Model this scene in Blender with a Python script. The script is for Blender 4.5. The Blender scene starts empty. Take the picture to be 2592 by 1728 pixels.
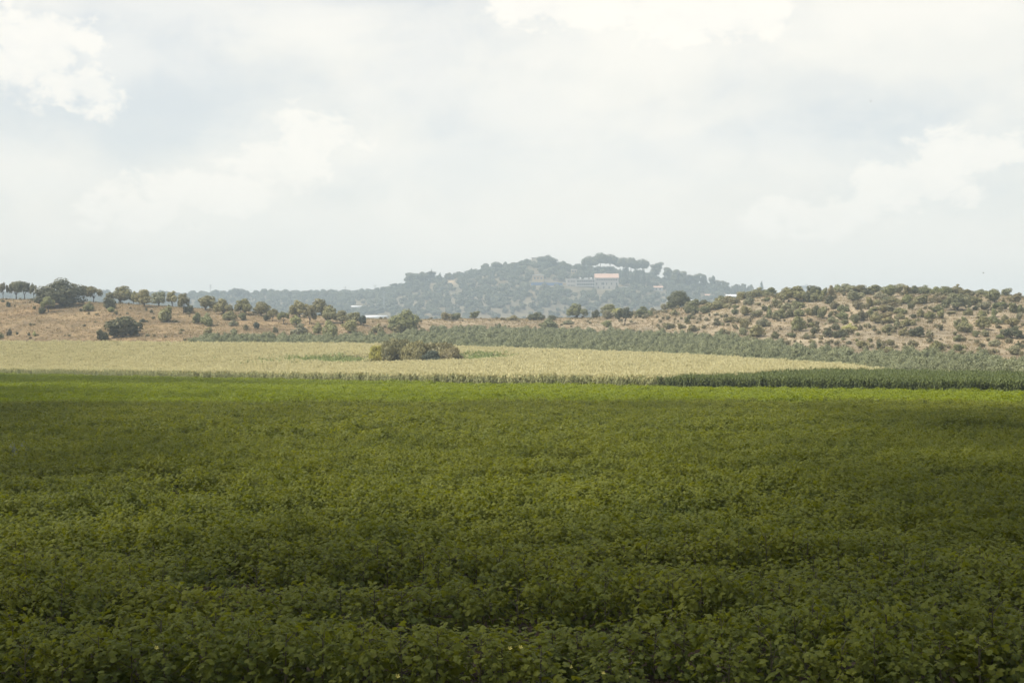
import bpy, math, random
import numpy as np
from mathutils import Vector, Matrix

# ------------------------------------------------------------------ camera, world, sun, exposure
sc = bpy.context.scene
COL = sc.collection
F, CX, HY, CAMZ = 3600.0, 1296.0, 912.0, 4.0        # focal length in survey units, optical axis, horizon, eye height
rng = np.random.default_rng(7)
random.seed(7)

cam = bpy.data.cameras.new('camera'); cam.sensor_width = 36.0; cam.lens = 36.0 * F / 2592.0
cam.shift_y = (HY - 864.0) / 2592.0; cam.clip_start = 0.1; cam.clip_end = 20000.0
camo = bpy.data.objects.new('camera', cam); COL.objects.link(camo)
camo.location = (0, 0, CAMZ); camo.rotation_euler = (math.radians(90), 0, 0)
sc.camera = camo

SUN_EL = math.radians(58.0)
_h = Vector((-0.95, -0.18)).normalized()
SUN = Vector((_h.x * math.cos(SUN_EL), _h.y * math.cos(SUN_EL), math.sin(SUN_EL)))   # towards the sun

w = bpy.data.worlds.new('World'); sc.world = w; w.use_nodes = True
N, L = w.node_tree.nodes, w.node_tree.links
N.clear()
def nd(tree, typ, **kw):
    n = tree.nodes.new(typ)
    for k, v in kw.items():
        if k.startswith('i_'):
            n.inputs[k[2:].replace('_', ' ')].default_value = v
        elif k.startswith('n_'):
            n.inputs[int(k[2:])].default_value = v
        else:
            setattr(n, k, v)
    return n
def math_n(tree, op, a, b=None, c=None, clamp=False):
    n = tree.nodes.new('ShaderNodeMath'); n.operation = op; n.use_clamp = clamp
    for i, v in enumerate((a, b, c)):
        if v is None: continue
        if isinstance(v, (int, float)): n.inputs[i].default_value = v
        else: tree.links.new(v, n.inputs[i])
    return n.outputs[0]
def smooth(tree, v, lo, hi, a=0.0, b=1.0):
    n = tree.nodes.new('ShaderNodeMapRange'); n.interpolation_type = 'SMOOTHSTEP'
    tree.links.new(v, n.inputs[0])
    for i, q in enumerate((lo, hi, a, b)): n.inputs[i + 1].default_value = q
    return n.outputs[0]
def mix_col(tree, f, a, b, blend='MIX'):
    n = tree.nodes.new('ShaderNodeMix'); n.data_type = 'RGBA'; n.blend_type = blend
    for s, v in ((0, f), (6, a), (7, b)):
        if isinstance(v, (int, float)): n.inputs[s].default_value = v
        elif isinstance(v, tuple): n.inputs[s].default_value = v if len(v) == 4 else (*v, 1)
        else: tree.links.new(v, n.inputs[s])
    return n.outputs[2]

WT = w.node_tree
sky = nd(WT, 'ShaderNodeTexSky', sky_type='NISHITA', sun_disc=False)
sky.sun_elevation = SUN_EL; sky.sun_rotation = math.atan2(SUN.x, SUN.y)
sky.air_density = 1.0; sky.dust_density = 1.0; sky.ozone_density = 1.0
tc = nd(WT, 'ShaderNodeTexCoord')
DIR = tc.outputs['Generated']
mp = nd(WT, 'ShaderNodeMapping'); mp.inputs['Scale'].default_value = (1, 1, 1.9)
L.new(DIR, mp.inputs['Vector'])
n1 = nd(WT, 'ShaderNodeTexNoise', i_Scale=5.0, i_Detail=7.0, i_Roughness=0.52, i_Distortion=0.35)
n2 = nd(WT, 'ShaderNodeTexNoise', i_Scale=20.0, i_Detail=9.0, i_Roughness=0.6, i_Distortion=0.3)
mp2 = nd(WT, 'ShaderNodeMapping'); mp2.inputs['Location'].default_value = (3.1, 0.6, 1.7); mp2.inputs['Scale'].default_value = (1, 1, 1.5)
L.new(DIR, mp2.inputs['Vector'])
L.new(mp.outputs[0], n1.inputs['Vector']); L.new(mp2.outputs[0], n2.inputs['Vector'])
def pdir(px, py):
    return Vector(((px - CX) / F, 1.0, (HY - py) / F)).normalized()
# cumulus banks: direction, angular half-widths
crisp = [(800, 335, 150, 75), (690, 405, 190, 80), (520, 485, 240, 68), (350, 545, 190, 52), (1430, -10, 220, 95), (1690, 10, 300, 115), (1890, 45, 150, 62), (2440, 380, 150, 80), (2300, 465, 190, 80), (2120, 545, 250, 64), (100, 130, 150, 130), (225, 220, 120, 66)]
soft = [(480, 0, 420, 90), (1080, 200, 170, 170), (1150, 450, 520, 120), (1350, 270, 260, 90), (1700, 380, 520, 110), (2350, 20, 260, 60), (2300, 640, 420, 110), (950, 600, 800, 110), (60, 440, 170, 70), (330, 150, 150, 70), (780, 60, 240, 70), (1600, 110, 480, 90)]
def bank_field(banks):
    field = None
    for (px, py, rx, ry) in banks:
        c = pdir(px, py)
        s = nd(WT, 'ShaderNodeVectorMath', operation='SUBTRACT'); L.new(DIR, s.inputs[0]); s.inputs[1].default_value = c
        m = nd(WT, 'ShaderNodeVectorMath', operation='MULTIPLY'); L.new(s.outputs[0], m.inputs[0]); m.inputs[1].default_value = (F / rx, F / rx, F / ry)
        ln = nd(WT, 'ShaderNodeVectorMath', operation='LENGTH'); L.new(m.outputs[0], ln.inputs[0])
        v = math_n(WT, 'SUBTRACT', 1.0, ln.outputs['Value'])
        field = v if field is None else math_n(WT, 'SMOOTH_MAX', field, v, 0.25)
    return math_n(WT, 'MAXIMUM', field, -1.2)
n3 = nd(WT, 'ShaderNodeTexNoise', i_Scale=34.0, i_Detail=9.0, i_Roughness=0.62, i_Distortion=0.25)
L.new(mp2.outputs[0], n3.inputs['Vector'])
e1 = math_n(WT, 'MULTIPLY_ADD', math_n(WT, 'SUBTRACT', n3.outputs['Fac'], 0.5), 2.6, bank_field(crisp))
e2 = math_n(WT, 'MULTIPLY_ADD', math_n(WT, 'SUBTRACT', n2.outputs['Fac'], 0.5), 3.0, bank_field(soft))
b1 = math_n(WT, 'MULTIPLY', smooth(WT, e1, -0.08, 0.45), smooth(WT, n3.outputs['Fac'], 0.3, 0.62, 0.70, 0.95))
b2 = math_n(WT, 'MULTIPLY', smooth(WT, e2, -0.8, 0.8), 0.50)
bank = math_n(WT, 'MAXIMUM', b1, b2)
veil = smooth(WT, n1.outputs['Fac'], 0.36, 0.62, 0.62, 0.97)
sepd = nd(WT, 'ShaderNodeSeparateXYZ'); L.new(DIR, sepd.inputs[0])
low = smooth(WT, sepd.outputs['Z'], 0.02, 0.16, 1.0, 0.0)
thin = smooth(WT, sepd.outputs['Z'], 0.24, 0.75, 1.0, 0.22)          # the milky veil thins towards the zenith
veil = math_n(WT, 'MULTIPLY', veil, thin)
veil2 = math_n(WT, 'MAXIMUM', veil, math_n(WT, 'MULTIPLY', low, 0.93))
SKYC = {'veil': (7.85, 7.6, 6.95), 'bank': (9.2, 8.65, 7.75)}
base = mix_col(WT, veil2, sky.outputs[0], SKYC['veil'])
base = mix_col(WT, math_n(WT, 'MULTIPLY', low, 0.85), base, (8.75, 8.0, 6.85))      # dusty air low over the land
col = mix_col(WT, math_n(WT, 'MULTIPLY', bank, 0.80), base, SKYC['bank'])
bgn = nd(WT, 'ShaderNodeBackground', i_Strength=0.1); L.new(col, bgn.inputs['Color'])
out = nd(WT, 'ShaderNodeOutputWorld'); L.new(bgn.outputs[0], out.inputs['Surface'])

sl = bpy.data.lights.new('sun', 'SUN'); sl.energy = 5.0; sl.angle = math.radians(0.53); sl.color = (1.0, 0.955, 0.87)
slo = bpy.data.objects.new('sun', sl); COL.objects.link(slo)
slo.rotation_euler = (-SUN).to_track_quat('-Z', 'Y').to_euler(); slo.location = (-300, 100, 400)

vs = sc.view_settings
vs.view_transform = 'Standard'; vs.look = 'None'; vs.exposure = 0.4; vs.gamma = 1.0; vs.use_curve_mapping = False
sc.render.engine = 'CYCLES'
cy = sc.cycles
cy.use_denoising = True; cy.max_bounces = 5; cy.diffuse_bounces = 3; cy.glossy_bounces = 1; cy.transmission_bounces = 3
cy.volume_bounces = 0; cy.transparent_max_bounces = 4; cy.caustics_reflective = False; cy.caustics_refractive = False
cy.use_adaptive_sampling = True; cy.adaptive_threshold = 0.02

# ------------------------------------------------------------------ terrain
def pchip(xk, yk, x):
    xk = np.asarray(xk, float); yk = np.asarray(yk, float)
    x = np.clip(np.asarray(x, float), xk[0], xk[-1])
    h = np.diff(xk); d = np.diff(yk) / h
    m = np.zeros_like(yk); m[0] = d[0]; m[-1] = d[-1]
    for i in range(1, len(xk) - 1):
        if d[i - 1] * d[i] > 0:
            w1 = 2 * h[i] + h[i - 1]; w2 = h[i] + 2 * h[i - 1]
            m[i] = (w1 + w2) / (w1 / d[i - 1] + w2 / d[i])
    i = np.clip(np.searchsorted(xk, x, 'right') - 1, 0, len(h) - 1)
    t = (x - xk[i]) / h[i]
    return ((1 + 2 * t) * (1 - t) ** 2) * yk[i] + t * (1 - t) ** 2 * h[i] * m[i] + t * t * (3 - 2 * t) * yk[i + 1] + t * t * (t - 1) * h[i] * m[i + 1]

AX = [-900, 0, 300, 600, 900, 1200, 1450, 1700, 1850, 2100, 2250, 2592, 3500]
A_Y = [500, 349, 294, 254, 223, 199, 188, 177, 172, 162, 157, 147, 125]
B_Y = [640, 470, 420, 400, 390, 370, 345, 320, 300, 262, 235, 200, 170]
B_P = [850, 861, 863, 866, 868, 877, 885, 894, 903, 919, 932, 940, 950]
C_Y = [700, 540, 480, 440, 440, 520, 500, 440, 400, 345, 320, 290, 260]
C_P = [790, 800, 830, 846, 846, 826, 832, 841, 848, 882, 890, 906, 915]
D_X = [-900, 0, 150, 300, 450, 600, 750, 900, 1050, 1250, 1500, 1600, 1700, 1760, 1850, 1950, 2100, 2250, 2400, 2500, 2592, 3500]
D_P = [770, 757, 762, 770, 778, 788, 797, 806, 809, 807, 805, 797, 784, 776, 764, 753, 744, 740, 743, 749, 757, 770]
D_Y = [720, 600, 590, 570, 565, 560, 550, 545, 560, 600, 600, 590, 580, 570, 560, 550, 540, 540, 530, 525, 520, 500]
F_X = [-900, 0, 430, 600, 750, 900, 960, 1000, 1050, 1110, 1170, 1220, 1290, 1350, 1400, 1450, 1500, 1560, 1620, 1680, 1740, 1800, 1870, 1950, 2100, 2592, 3500]
F_P = [768, 752, 752, 750, 750, 748, 744, 737, 725, 714, 703, 692, 682, 672, 673, 682, 688, 693, 701, 713, 723, 735, 745, 752, 762, 775, 790]
F_Y = [2600, 2600, 2550, 2520, 2480, 2420, 2380, 2350, 2320, 2300, 2300, 2300, 2300, 2300, 2300, 2300, 2300, 2300, 2300, 2300, 2310, 2330, 2350, 2370, 2400, 2420, 2450]

def knots(px):
    px = np.asarray(px, float)
    ya = pchip(AX, A_Y, px); yb = pchip(AX, B_Y, px); pb = pchip(AX, B_P, px); yc = pchip(AX, C_Y, px); pc = pchip(AX, C_P, px)
    yd = pchip(D_X, D_Y, px); pd = pchip(D_X, D_P, px); yf = pchip(F_X, F_Y, px); pf = pchip(F_X, F_P, px)
    z = lambda y, p: CAMZ + y * (HY - p) / F
    zb = np.maximum(z(yb, pb) - 2.0, 0.2)
    shr = np.clip((px - 430) / 100, 0, 1) * 2.0
    zc = z(yc, pc) - shr
    zd = z(yd, pd)
    ye = yd + 950; ze = np.minimum(zd - 6, z(ye, pd) - 14)
    ym = (ye + yf) / 2; zm = ze + (z(yf, pf) - ze) * 0.52
    K = np.stack([ya * 0 - 1500, ya - 25, ya, yb, yc, yd, ye, ym, yf, yf + 450, yf * 0 + 3900], -1)
    Z = np.stack([ya * 0, ya * 0, ya * 0 + 0.05, zb, zc, zd, ze, zm, z(yf, pf), z(yf, pf) * 0.35 + 10, yf * 0 + 20], -1)
    return K, Z

def hnoise(X, Y, s, seed=0):
    r = np.random.default_rng(seed); v = 0
    for k in range(5):
        a = r.uniform(0, 6.28); ph = r.uniform(0, 6.28, 2); f = 6.28 / s * r.uniform(0.6, 1.7)
        v = v + np.sin((X * math.cos(a) + Y * math.sin(a)) * f + ph[0]) * np.cos((Y * math.cos(a) - X * math.sin(a)) * f * 0.8 + ph[1])
    return v / 5

def terrain(X, Y):
    X = np.asarray(X, float).ravel(); Y = np.asarray(Y, float).ravel()
    px = CX + F * X / np.maximum(Y, 100.0)
    K, Z = knots(px)
    h = np.diff(K, axis=-1); d = np.diff(Z, axis=-1) / h
    m = np.zeros_like(Z); m[:, 0] = d[:, 0]; m[:, -1] = d[:, -1]
    a, b = d[:, :-1], d[:, 1:]
    w1 = 2 * h[:, 1:] + h[:, :-1]; w2 = h[:, 1:] + 2 * h[:, :-1]
    with np.errstate(divide='ignore', invalid='ignore'):
        mm = (w1 + w2) / (w1 / a + w2 / b)
    m[:, 1:-1] = np.where(a * b > 0, np.nan_to_num(mm), 0)
    Yc = np.clip(Y, K[:, 0], K[:, -1])
    i = np.clip((Yc[:, None] >= K).sum(1) - 1, 0, K.shape[1] - 2)
    r = np.arange(len(Y)); hh = h[r, i]; t = (Yc - K[r, i]) / hh
    z = (1 + 2 * t) * (1 - t) ** 2 * Z[r, i] + t * (1 - t) ** 2 * hh * m[r, i] + t * t * (3 - 2 * t) * Z[r, i + 1] + t * t * (t - 1) * hh * m[r, i + 1]
    kb, kd = K[:, 3], K[:, 5]
    wgt = np.clip((Y - kb) / 40, 0, 1)
    z = z + wgt * (0.35 * hnoise(X, Y, 26, 1) + 0.5 * hnoise(X, Y, 60, 2)) * (1 + np.clip((Y - 1400) / 200, 0, 4))
    return z

def tz(x, y): return float(terrain([x], [y])[0])

_cache = {}
def column(px, zone):
    key = (round(px, 1), zone)
    if key not in _cache:
        K, _ = knots(np.array([px])); K = K[0]
        lo, hi = (K[2], K[5] + 8) if zone == 'near' else (K[6] - 300, K[8] + 15)
        Y = np.linspace(lo, hi, 700); X = (px - CX) / F * Y
        z = terrain(X, Y)
        _cache[key] = (Y, X, z, HY - F * (z - CAMZ) / Y)
    return _cache[key]
def place(px, py, zone='near'):
    """ground point seen at (px, py) of the survey; returns x, y, z, metres per unit, and the row it really shows at"""
    Y, X, z, p = column(px, zone)
    hit = np.nonzero(p <= py)[0]
    i = int(hit[0]) if len(hit) else int(np.argmin(p))
    return float(X[i]), float(Y[i]), float(z[i]), float(Y[i] / F), float(p[i])

# ------------------------------------------------------------------ helpers
def link(o, parent=None):
    COL.objects.link(o)
    if parent is not None: o.parent = parent
    return o
def tag(o, label=None, cat=None, group=None, kind=None):
    if label: o['label'] = label
    if cat: o['category'] = cat
    if group: o['group'] = group
    if kind: o['kind'] = kind
    return o
def mesh_from(name, V, Fc, mat=None, tint=None, smooth_=False):
    me = bpy.data.meshes.new(name)
    V = np.asarray(V, np.float32)
    if isinstance(Fc, np.ndarray):
        n, k = Fc.shape
        me.vertices.add(len(V)); me.vertices.foreach_set('co', V.ravel())
        me.loops.add(n * k); me.loops.foreach_set('vertex_index', Fc.astype(np.int32).ravel())
        me.polygons.add(n); me.polygons.foreach_set('loop_start', np.arange(0, n * k, k, dtype=np.int32))
        me.polygons.foreach_set('loop_total', np.full(n, k, np.int32))
        me.update(calc_edges=True)
    else:
        me.from_pydata([tuple(map(float, v)) for v in V], [], Fc); me.update()
    if tint is not None:
        at = me.attributes.new('tint', 'FLOAT', 'POINT'); at.data.foreach_set('value', np.asarray(tint, np.float32))
    if mat: me.materials.append(mat)
    if smooth_: me.polygons.foreach_set('use_smooth', np.ones(len(me.polygons), bool)); me.update()
    return me
def obj(name, me, parent=None, loc=None):
    o = bpy.data.objects.new(name, me); link(o, parent)
    if loc is not None: o.location = loc
    return o
def empty(name, loc, rz=0.0, scale=None):
    o = bpy.data.objects.new(name, None); link(o); o.location = loc; o.rotation_euler = (0, 0, rz); o.empty_display_size = 0.3
    if scale is not None: o.scale = scale
    return o
class MB:
    def __init__(s): s.V = []; s.F = []
    def box(s, x0, x1, y0, y1, z0, z1):
        b = len(s.V)
        s.V += [(x0, y0, z0), (x1, y0, z0), (x1, y1, z0), (x0, y1, z0), (x0, y0, z1), (x1, y0, z1), (x1, y1, z1), (x0, y1, z1)]
        s.F += [tuple(b + i for i in f) for f in ((0, 3, 2, 1), (4, 5, 6, 7), (0, 1, 5, 4), (1, 2, 6, 5), (2, 3, 7, 6), (3, 0, 4, 7))]
        return s
    def prism(s, prof, x0, x1):          # closed profile in (y, z), swept along x
        b = len(s.V); n = len(prof)
        s.V += [(x0, y, z) for y, z in prof] + [(x1, y, z) for y, z in prof]
        s.F += [tuple(b + i for i in range(n))[::-1], tuple(b + n + i for i in range(n))]
        s.F += [(b + i, b + (i + 1) % n, b + n + (i + 1) % n, b + n + i) for i in range(n)]
        return s
    def tube(s, pts, rad, n=7):
        b = len(s.V); P = [Vector(p) for p in pts]
        for k, p in enumerate(P):
            d = (P[min(k + 1, len(P) - 1)] - P[max(k - 1, 0)]).normalized()
            u = d.orthogonal().normalized(); v = d.cross(u)
            for j in range(n):
                a = 6.28318 * j / n
                s.V.append(tuple(p + (u * math.cos(a) + v * math.sin(a)) * rad[k]))
        for k in range(len(P) - 1):
            for j in range(n):
                s.F.append((b + k * n + j, b + k * n + (j + 1) % n, b + (k + 1) * n + (j + 1) % n, b + (k + 1) * n + j))
        s.F.append(tuple(b + j for j in range(n))[::-1]); s.F.append(tuple(b + (len(P) - 1) * n + j for j in range(n)))
        return s
    def build(s, name, mat, parent=None, smooth_=False):
        return obj(name, mesh_from(name, s.V, s.F, mat, smooth_=smooth_), parent)

# ------------------------------------------------------------------ materials
def mat_leaf(name, c_a, c_b, objcol=False, trans=0.35, rough=0.55, spec=0.25, patch=0.0, patch_s=0.2):
    m = bpy.data.materials.new(name); m.use_nodes = True; t = m.node_tree; t.nodes.clear()
    at = nd(t, 'ShaderNodeAttribute', attribute_name='tint')
    oi = nd(t, 'ShaderNodeObjectInfo')
    f = math_n(t, 'MULTIPLY_ADD', oi.outputs['Random'], 0.35, math_n(t, 'MULTIPLY', at.outputs['Fac'], 0.65), clamp=True)
    if patch:
        ge = nd(t, 'ShaderNodeNewGeometry')
        no = nd(t, 'ShaderNodeTexNoise', i_Scale=patch_s, i_Detail=3.0); t.links.new(ge.outputs['Position'], no.inputs['Vector'])
        f = math_n(t, 'MULTIPLY_ADD', math_n(t, 'SUBTRACT', no.outputs['Fac'], 0.5), patch, f, clamp=True)
    c = mix_col(t, f, c_a, c_b)
    if objcol: c = mix_col(t, 1.0, c, oi.outputs['Color'], 'MULTIPLY')
    p = nd(t, 'ShaderNodeBsdfPrincipled', i_Roughness=rough); p.inputs['Specular IOR Level'].default_value = spec
    tr = nd(t, 'ShaderNodeBsdfTranslucent'); mx = nd(t, 'ShaderNodeMixShader'); mx.inputs[0].default_value = trans
    hs = nd(t, 'ShaderNodeHueSaturation', i_Hue=0.49, i_Saturation=1.1, i_Value=1.15)
    t.links.new(c, p.inputs['Base Color']); t.links.new(c, hs.inputs['Color']); t.links.new(hs.outputs[0], tr.inputs['Color'])
    t.links.new(p.outputs[0], mx.inputs[1]); t.links.new(tr.outputs[0], mx.inputs[2])
    o = nd(t, 'ShaderNodeOutputMaterial'); t.links.new(mx.outputs[0], o.inputs['Surface'])
    return m
def mat_plain(name, c, rough=0.85, var=0.12, scale=1.5, metal=0.0, bump=0.0):
    m = bpy.data.materials.new(name); m.use_nodes = True; t = m.node_tree
    p = t.nodes['Principled BSDF']; p.inputs['Roughness'].default_value = rough; p.inputs['Metallic'].default_value = metal
    ge = nd(t, 'ShaderNodeTexCoord')
    no = nd(t, 'ShaderNodeTexNoise', i_Scale=scale, i_Detail=5.0); t.links.new(ge.outputs['Object'], no.inputs['Vector'])
    a = tuple(x * (1 - var) for x in c); b = tuple(min(1, x * (1 + var)) for x in c)
    t.links.new(mix_col(t, no.outputs['Fac'], a, b), p.inputs['Base Color'])
    if bump:
        bn = nd(t, 'ShaderNodeBump', i_Strength=bump); t.links.new(no.outputs['Fac'], bn.inputs['Height']); t.links.new(bn.outputs[0], p.inputs['Normal'])
    return m

M = {}
M['foliage'] = mat_leaf('foliage', (0.55, 0.55, 0.55), (1.25, 1.25, 1.25), objcol=True, trans=0.25)
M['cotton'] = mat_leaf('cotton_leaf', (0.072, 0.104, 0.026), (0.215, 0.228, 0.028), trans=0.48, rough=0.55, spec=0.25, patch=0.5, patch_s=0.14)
M['cotton_far'] = mat_leaf('cotton_leaf_far', (0.150, 0.200, 0.024), (0.240, 0.280, 0.022), trans=0.48, rough=0.55, spec=0.2, patch=0.5, patch_s=0.08)  # brighter than the nearer leaves: puts the sunlit strip into the colour
M['corn_tan'] = mat_leaf('corn_tassel', (0.58, 0.53, 0.29), (0.74, 0.68, 0.40), trans=0.2, rough=0.7, spec=0.1, patch=0.7, patch_s=0.05)
M['corn_leaf'] = mat_leaf('corn_leaf_dry', (0.22, 0.25, 0.10), (0.56, 0.54, 0.28), trans=0.3, rough=0.6)
M['corn_dry'] = mat_leaf('corn_leaf_straw', (0.30, 0.295, 0.13), (0.54, 0.49, 0.25), trans=0.3, rough=0.7)
M['corn_green'] = mat_leaf('corn_leaf_green', (0.062, 0.088, 0.024), (0.19, 0.22, 0.065), trans=0.3, rough=0.5)
M['weed'] = mat_leaf('weed_leaf', (0.15, 0.20, 0.06), (0.30, 0.34, 0.12), trans=0.3)
M['grove'] = mat_leaf('grove_leaf', (0.125, 0.14, 0.068), (0.33, 0.335, 0.17), trans=0.2)
M['scrub'] = mat_leaf('scrub_leaf', (0.075, 0.088, 0.05), (0.17, 0.175, 0.095), trans=0.2, patch=0.8, patch_s=0.015)
M['shrublet'] = mat_leaf('shrublet_leaf', (0.13, 0.115, 0.055), (0.27, 0.24, 0.115), trans=0.2, patch=0.8, patch_s=0.05)
M['grass'] = mat_leaf('dry_grass', (0.19, 0.145, 0.075), (0.36, 0.29, 0.155), trans=0.2, rough=0.8, spec=0.05, patch=0.8, patch_s=0.05)
M['pale'] = mat_leaf('pale_weed_leaf', (0.14, 0.16, 0.10), (0.24, 0.26, 0.18), trans=0.3)
M['bark'] = mat_plain('bark', (0.11, 0.085, 0.065), 0.95, 0.3, 3.0, bump=0.4)
M['stem'] = mat_plain('cotton_stem', (0.07, 0.06, 0.03), 0.8, 0.3, 9.0)
M['flower'] = mat_plain('flower_petal', (0.50, 0.44, 0.10), 0.6, 0.15, 30.0)
M['stone'] = mat_plain('limestone', (0.50, 0.46, 0.40), 0.9, 0.16, 0.8, bump=0.2)
M['plaster'] = mat_plain('plaster', (0.52, 0.50, 0.46), 0.9, 0.1, 0.6)
M['ochre'] = mat_plain('ochre_plaster', (0.50, 0.38, 0.22), 0.9, 0.12, 0.6)
M['cream'] = mat_plain('cream_plaster', (0.62, 0.55, 0.42), 0.9, 0.1, 0.5)
M['tile'] = mat_plain('roof_tile', (0.50, 0.335, 0.25), 0.8, 0.2, 1.2)
M['pane'] = mat_plain('window_glass', (0.035, 0.04, 0.045), 0.15, 0.1, 2.0)
M['white'] = mat_plain('white_paint', (0.78, 0.77, 0.74), 0.5, 0.06, 1.0)
M['film'] = mat_plain('greenhouse_film', (0.80, 0.80, 0.78), 0.35, 0.08, 0.3)
M['blue'] = mat_plain('blue_netting', (0.10, 0.20, 0.42), 0.7, 0.2, 0.7)
M['wood'] = mat_plain('pole_wood', (0.16, 0.13, 0.10), 0.9, 0.2, 2.0)
M['steel'] = mat_plain('galvanised_steel', (0.45, 0.46, 0.46), 0.5, 0.1, 2.0, metal=0.6)
M['feather'] = mat_plain('bird_feather', (0.03, 0.03, 0.03), 0.8, 0.2, 5.0)
M['cloud'] = mat_plain('cloud_vapour', (0.9, 0.9, 0.9), 1.0, 0.02, 0.02)

def mat_ground():
    m = bpy.data.materials.new('ground_earth'); m.use_nodes = True; t = m.node_tree
    p = t.nodes['Principled BSDF']; p.inputs['Roughness'].default_value = 0.95; p.inputs['Specular IOR Level'].default_value = 0.1
    at = nd(t, 'ShaderNodeAttribute', attribute_name='gcol')
    ge = nd(t, 'ShaderNodeNewGeometry')
    a = nd(t, 'ShaderNodeTexNoise', i_Scale=0.06, i_Detail=6.0, i_Roughness=0.6)
    b = nd(t, 'ShaderNodeTexNoise', i_Scale=0.7, i_Detail=6.0, i_Roughness=0.7)
    c = nd(t, 'ShaderNodeTexNoise', i_Scale=0.02, i_Detail=4.0)
    for q in (a, b, c): t.links.new(ge.outputs['Position'], q.inputs['Vector'])
    v = math_n(t, 'ADD', smooth(t, a.outputs['Fac'], 0.3, 0.7, 0.58, 1.12), smooth(t, b.outputs['Fac'], 0.25, 0.75, -0.28, 0.26))
    cc = nd(t, 'ShaderNodeVectorMath', operation='SCALE'); t.links.new(at.outputs['Color'], cc.inputs[0]); t.links.new(v, cc.inputs['Scale'])
    h = mix_col(t, smooth(t, c.outputs['Fac'], 0.42, 0.62, 0.0, 0.55), cc.outputs[0], mix_col(t, 1.0, cc.outputs[0], (1.0, 0.90, 0.80), 'MULTIPLY'))
    t.links.new(h, p.inputs['Base Color'])
    bn = nd(t, 'ShaderNodeBump', i_Strength=0.16, i_Distance=0.4); t.links.new(b.outputs['Fac'], bn.inputs['Height']); t.links.new(bn.outputs[0], p.inputs['Normal'])
    return m
M['ground'] = mat_ground()

# ------------------------------------------------------------------ ground sheet
def build_ground():
    rows = np.concatenate([np.array([-300, -150, -60, -20, 0, 6, 10]), np.linspace(14, 140, 28), np.linspace(144, 660, 190), np.linspace(672, 1450, 50), np.linspace(1460, 2700, 110), np.linspace(2760, 3900, 22)])
    ts = np.concatenate([np.linspace(-0.8, -0.42, 20), np.linspace(-0.41, 0.41, 300), np.linspace(0.42, 0.8, 20)])
    T, Y = np.meshgrid(ts, rows); X = T * np.maximum(Y, 100)
    z = terrain(X, Y)
    V = np.stack([X.ravel(), Y.ravel(), z], -1)
    nr, nc = Y.shape
    i = np.arange(nr - 1)[:, None] * nc + np.arange(nc - 1)[None]
    Fc = np.stack([i, i + 1, i + nc + 1, i + nc], -1).reshape(-1, 4)
    me = mesh_from('ground', V, Fc, M['ground'], smooth_=True)
    x, y = V[:, 0], V[:, 1]; px = CX + F * x / np.maximum(y, 100)
    K, _ = knots(px)
    soil = np.array([0.070, 0.050, 0.034]); strawf = np.array([0.30, 0.25, 0.13]); dryl = np.array([0.240, 0.172, 0.092]); dryr = np.array([0.31, 0.25, 0.162]); far = np.array([0.175, 0.15, 0.095])
    c = np.tile(soil, (len(x), 1))
    wf = np.clip((y - K[:, 2]) / 4, 0, 1)[:, None]; c = c * (1 - wf) + strawf * wf
    side = np.clip((px - 500) / 700, 0, 1)[:, None]; dry = dryl * (1 - side) + dryr * side
    wb = np.clip((y - K[:, 3]) / 3, 0, 1)[:, None]; c = c * (1 - wb) + dry * wb
    we = np.clip((y - K[:, 5] - 40) / 300, 0, 1)[:, None]; c = c * (1 - we) + far * we
    # bare quarry face on the left shoulder of the far hill
    q = np.clip(1.4 - np.hypot((px - 1143) / 20, (HY - F * (V[:, 2] - CAMZ) / np.maximum(y, 1) - 714) / 6), 0, 1) * (y > 1500)
    c = c * (1 - q[:, None]) + np.array([0.40, 0.31, 0.19]) * q[:, None]
    at = me.attributes.new('gcol', 'FLOAT_COLOR', 'POINT'); at.data.foreach_set('color', np.concatenate([c, np.ones((len(x), 1))], 1).astype(np.float32).ravel())
    tag(obj('ground', me), 'farmland rising from flat fields to dry grassy slopes and a far wooded hill', kind='structure')
build_ground()

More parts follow.
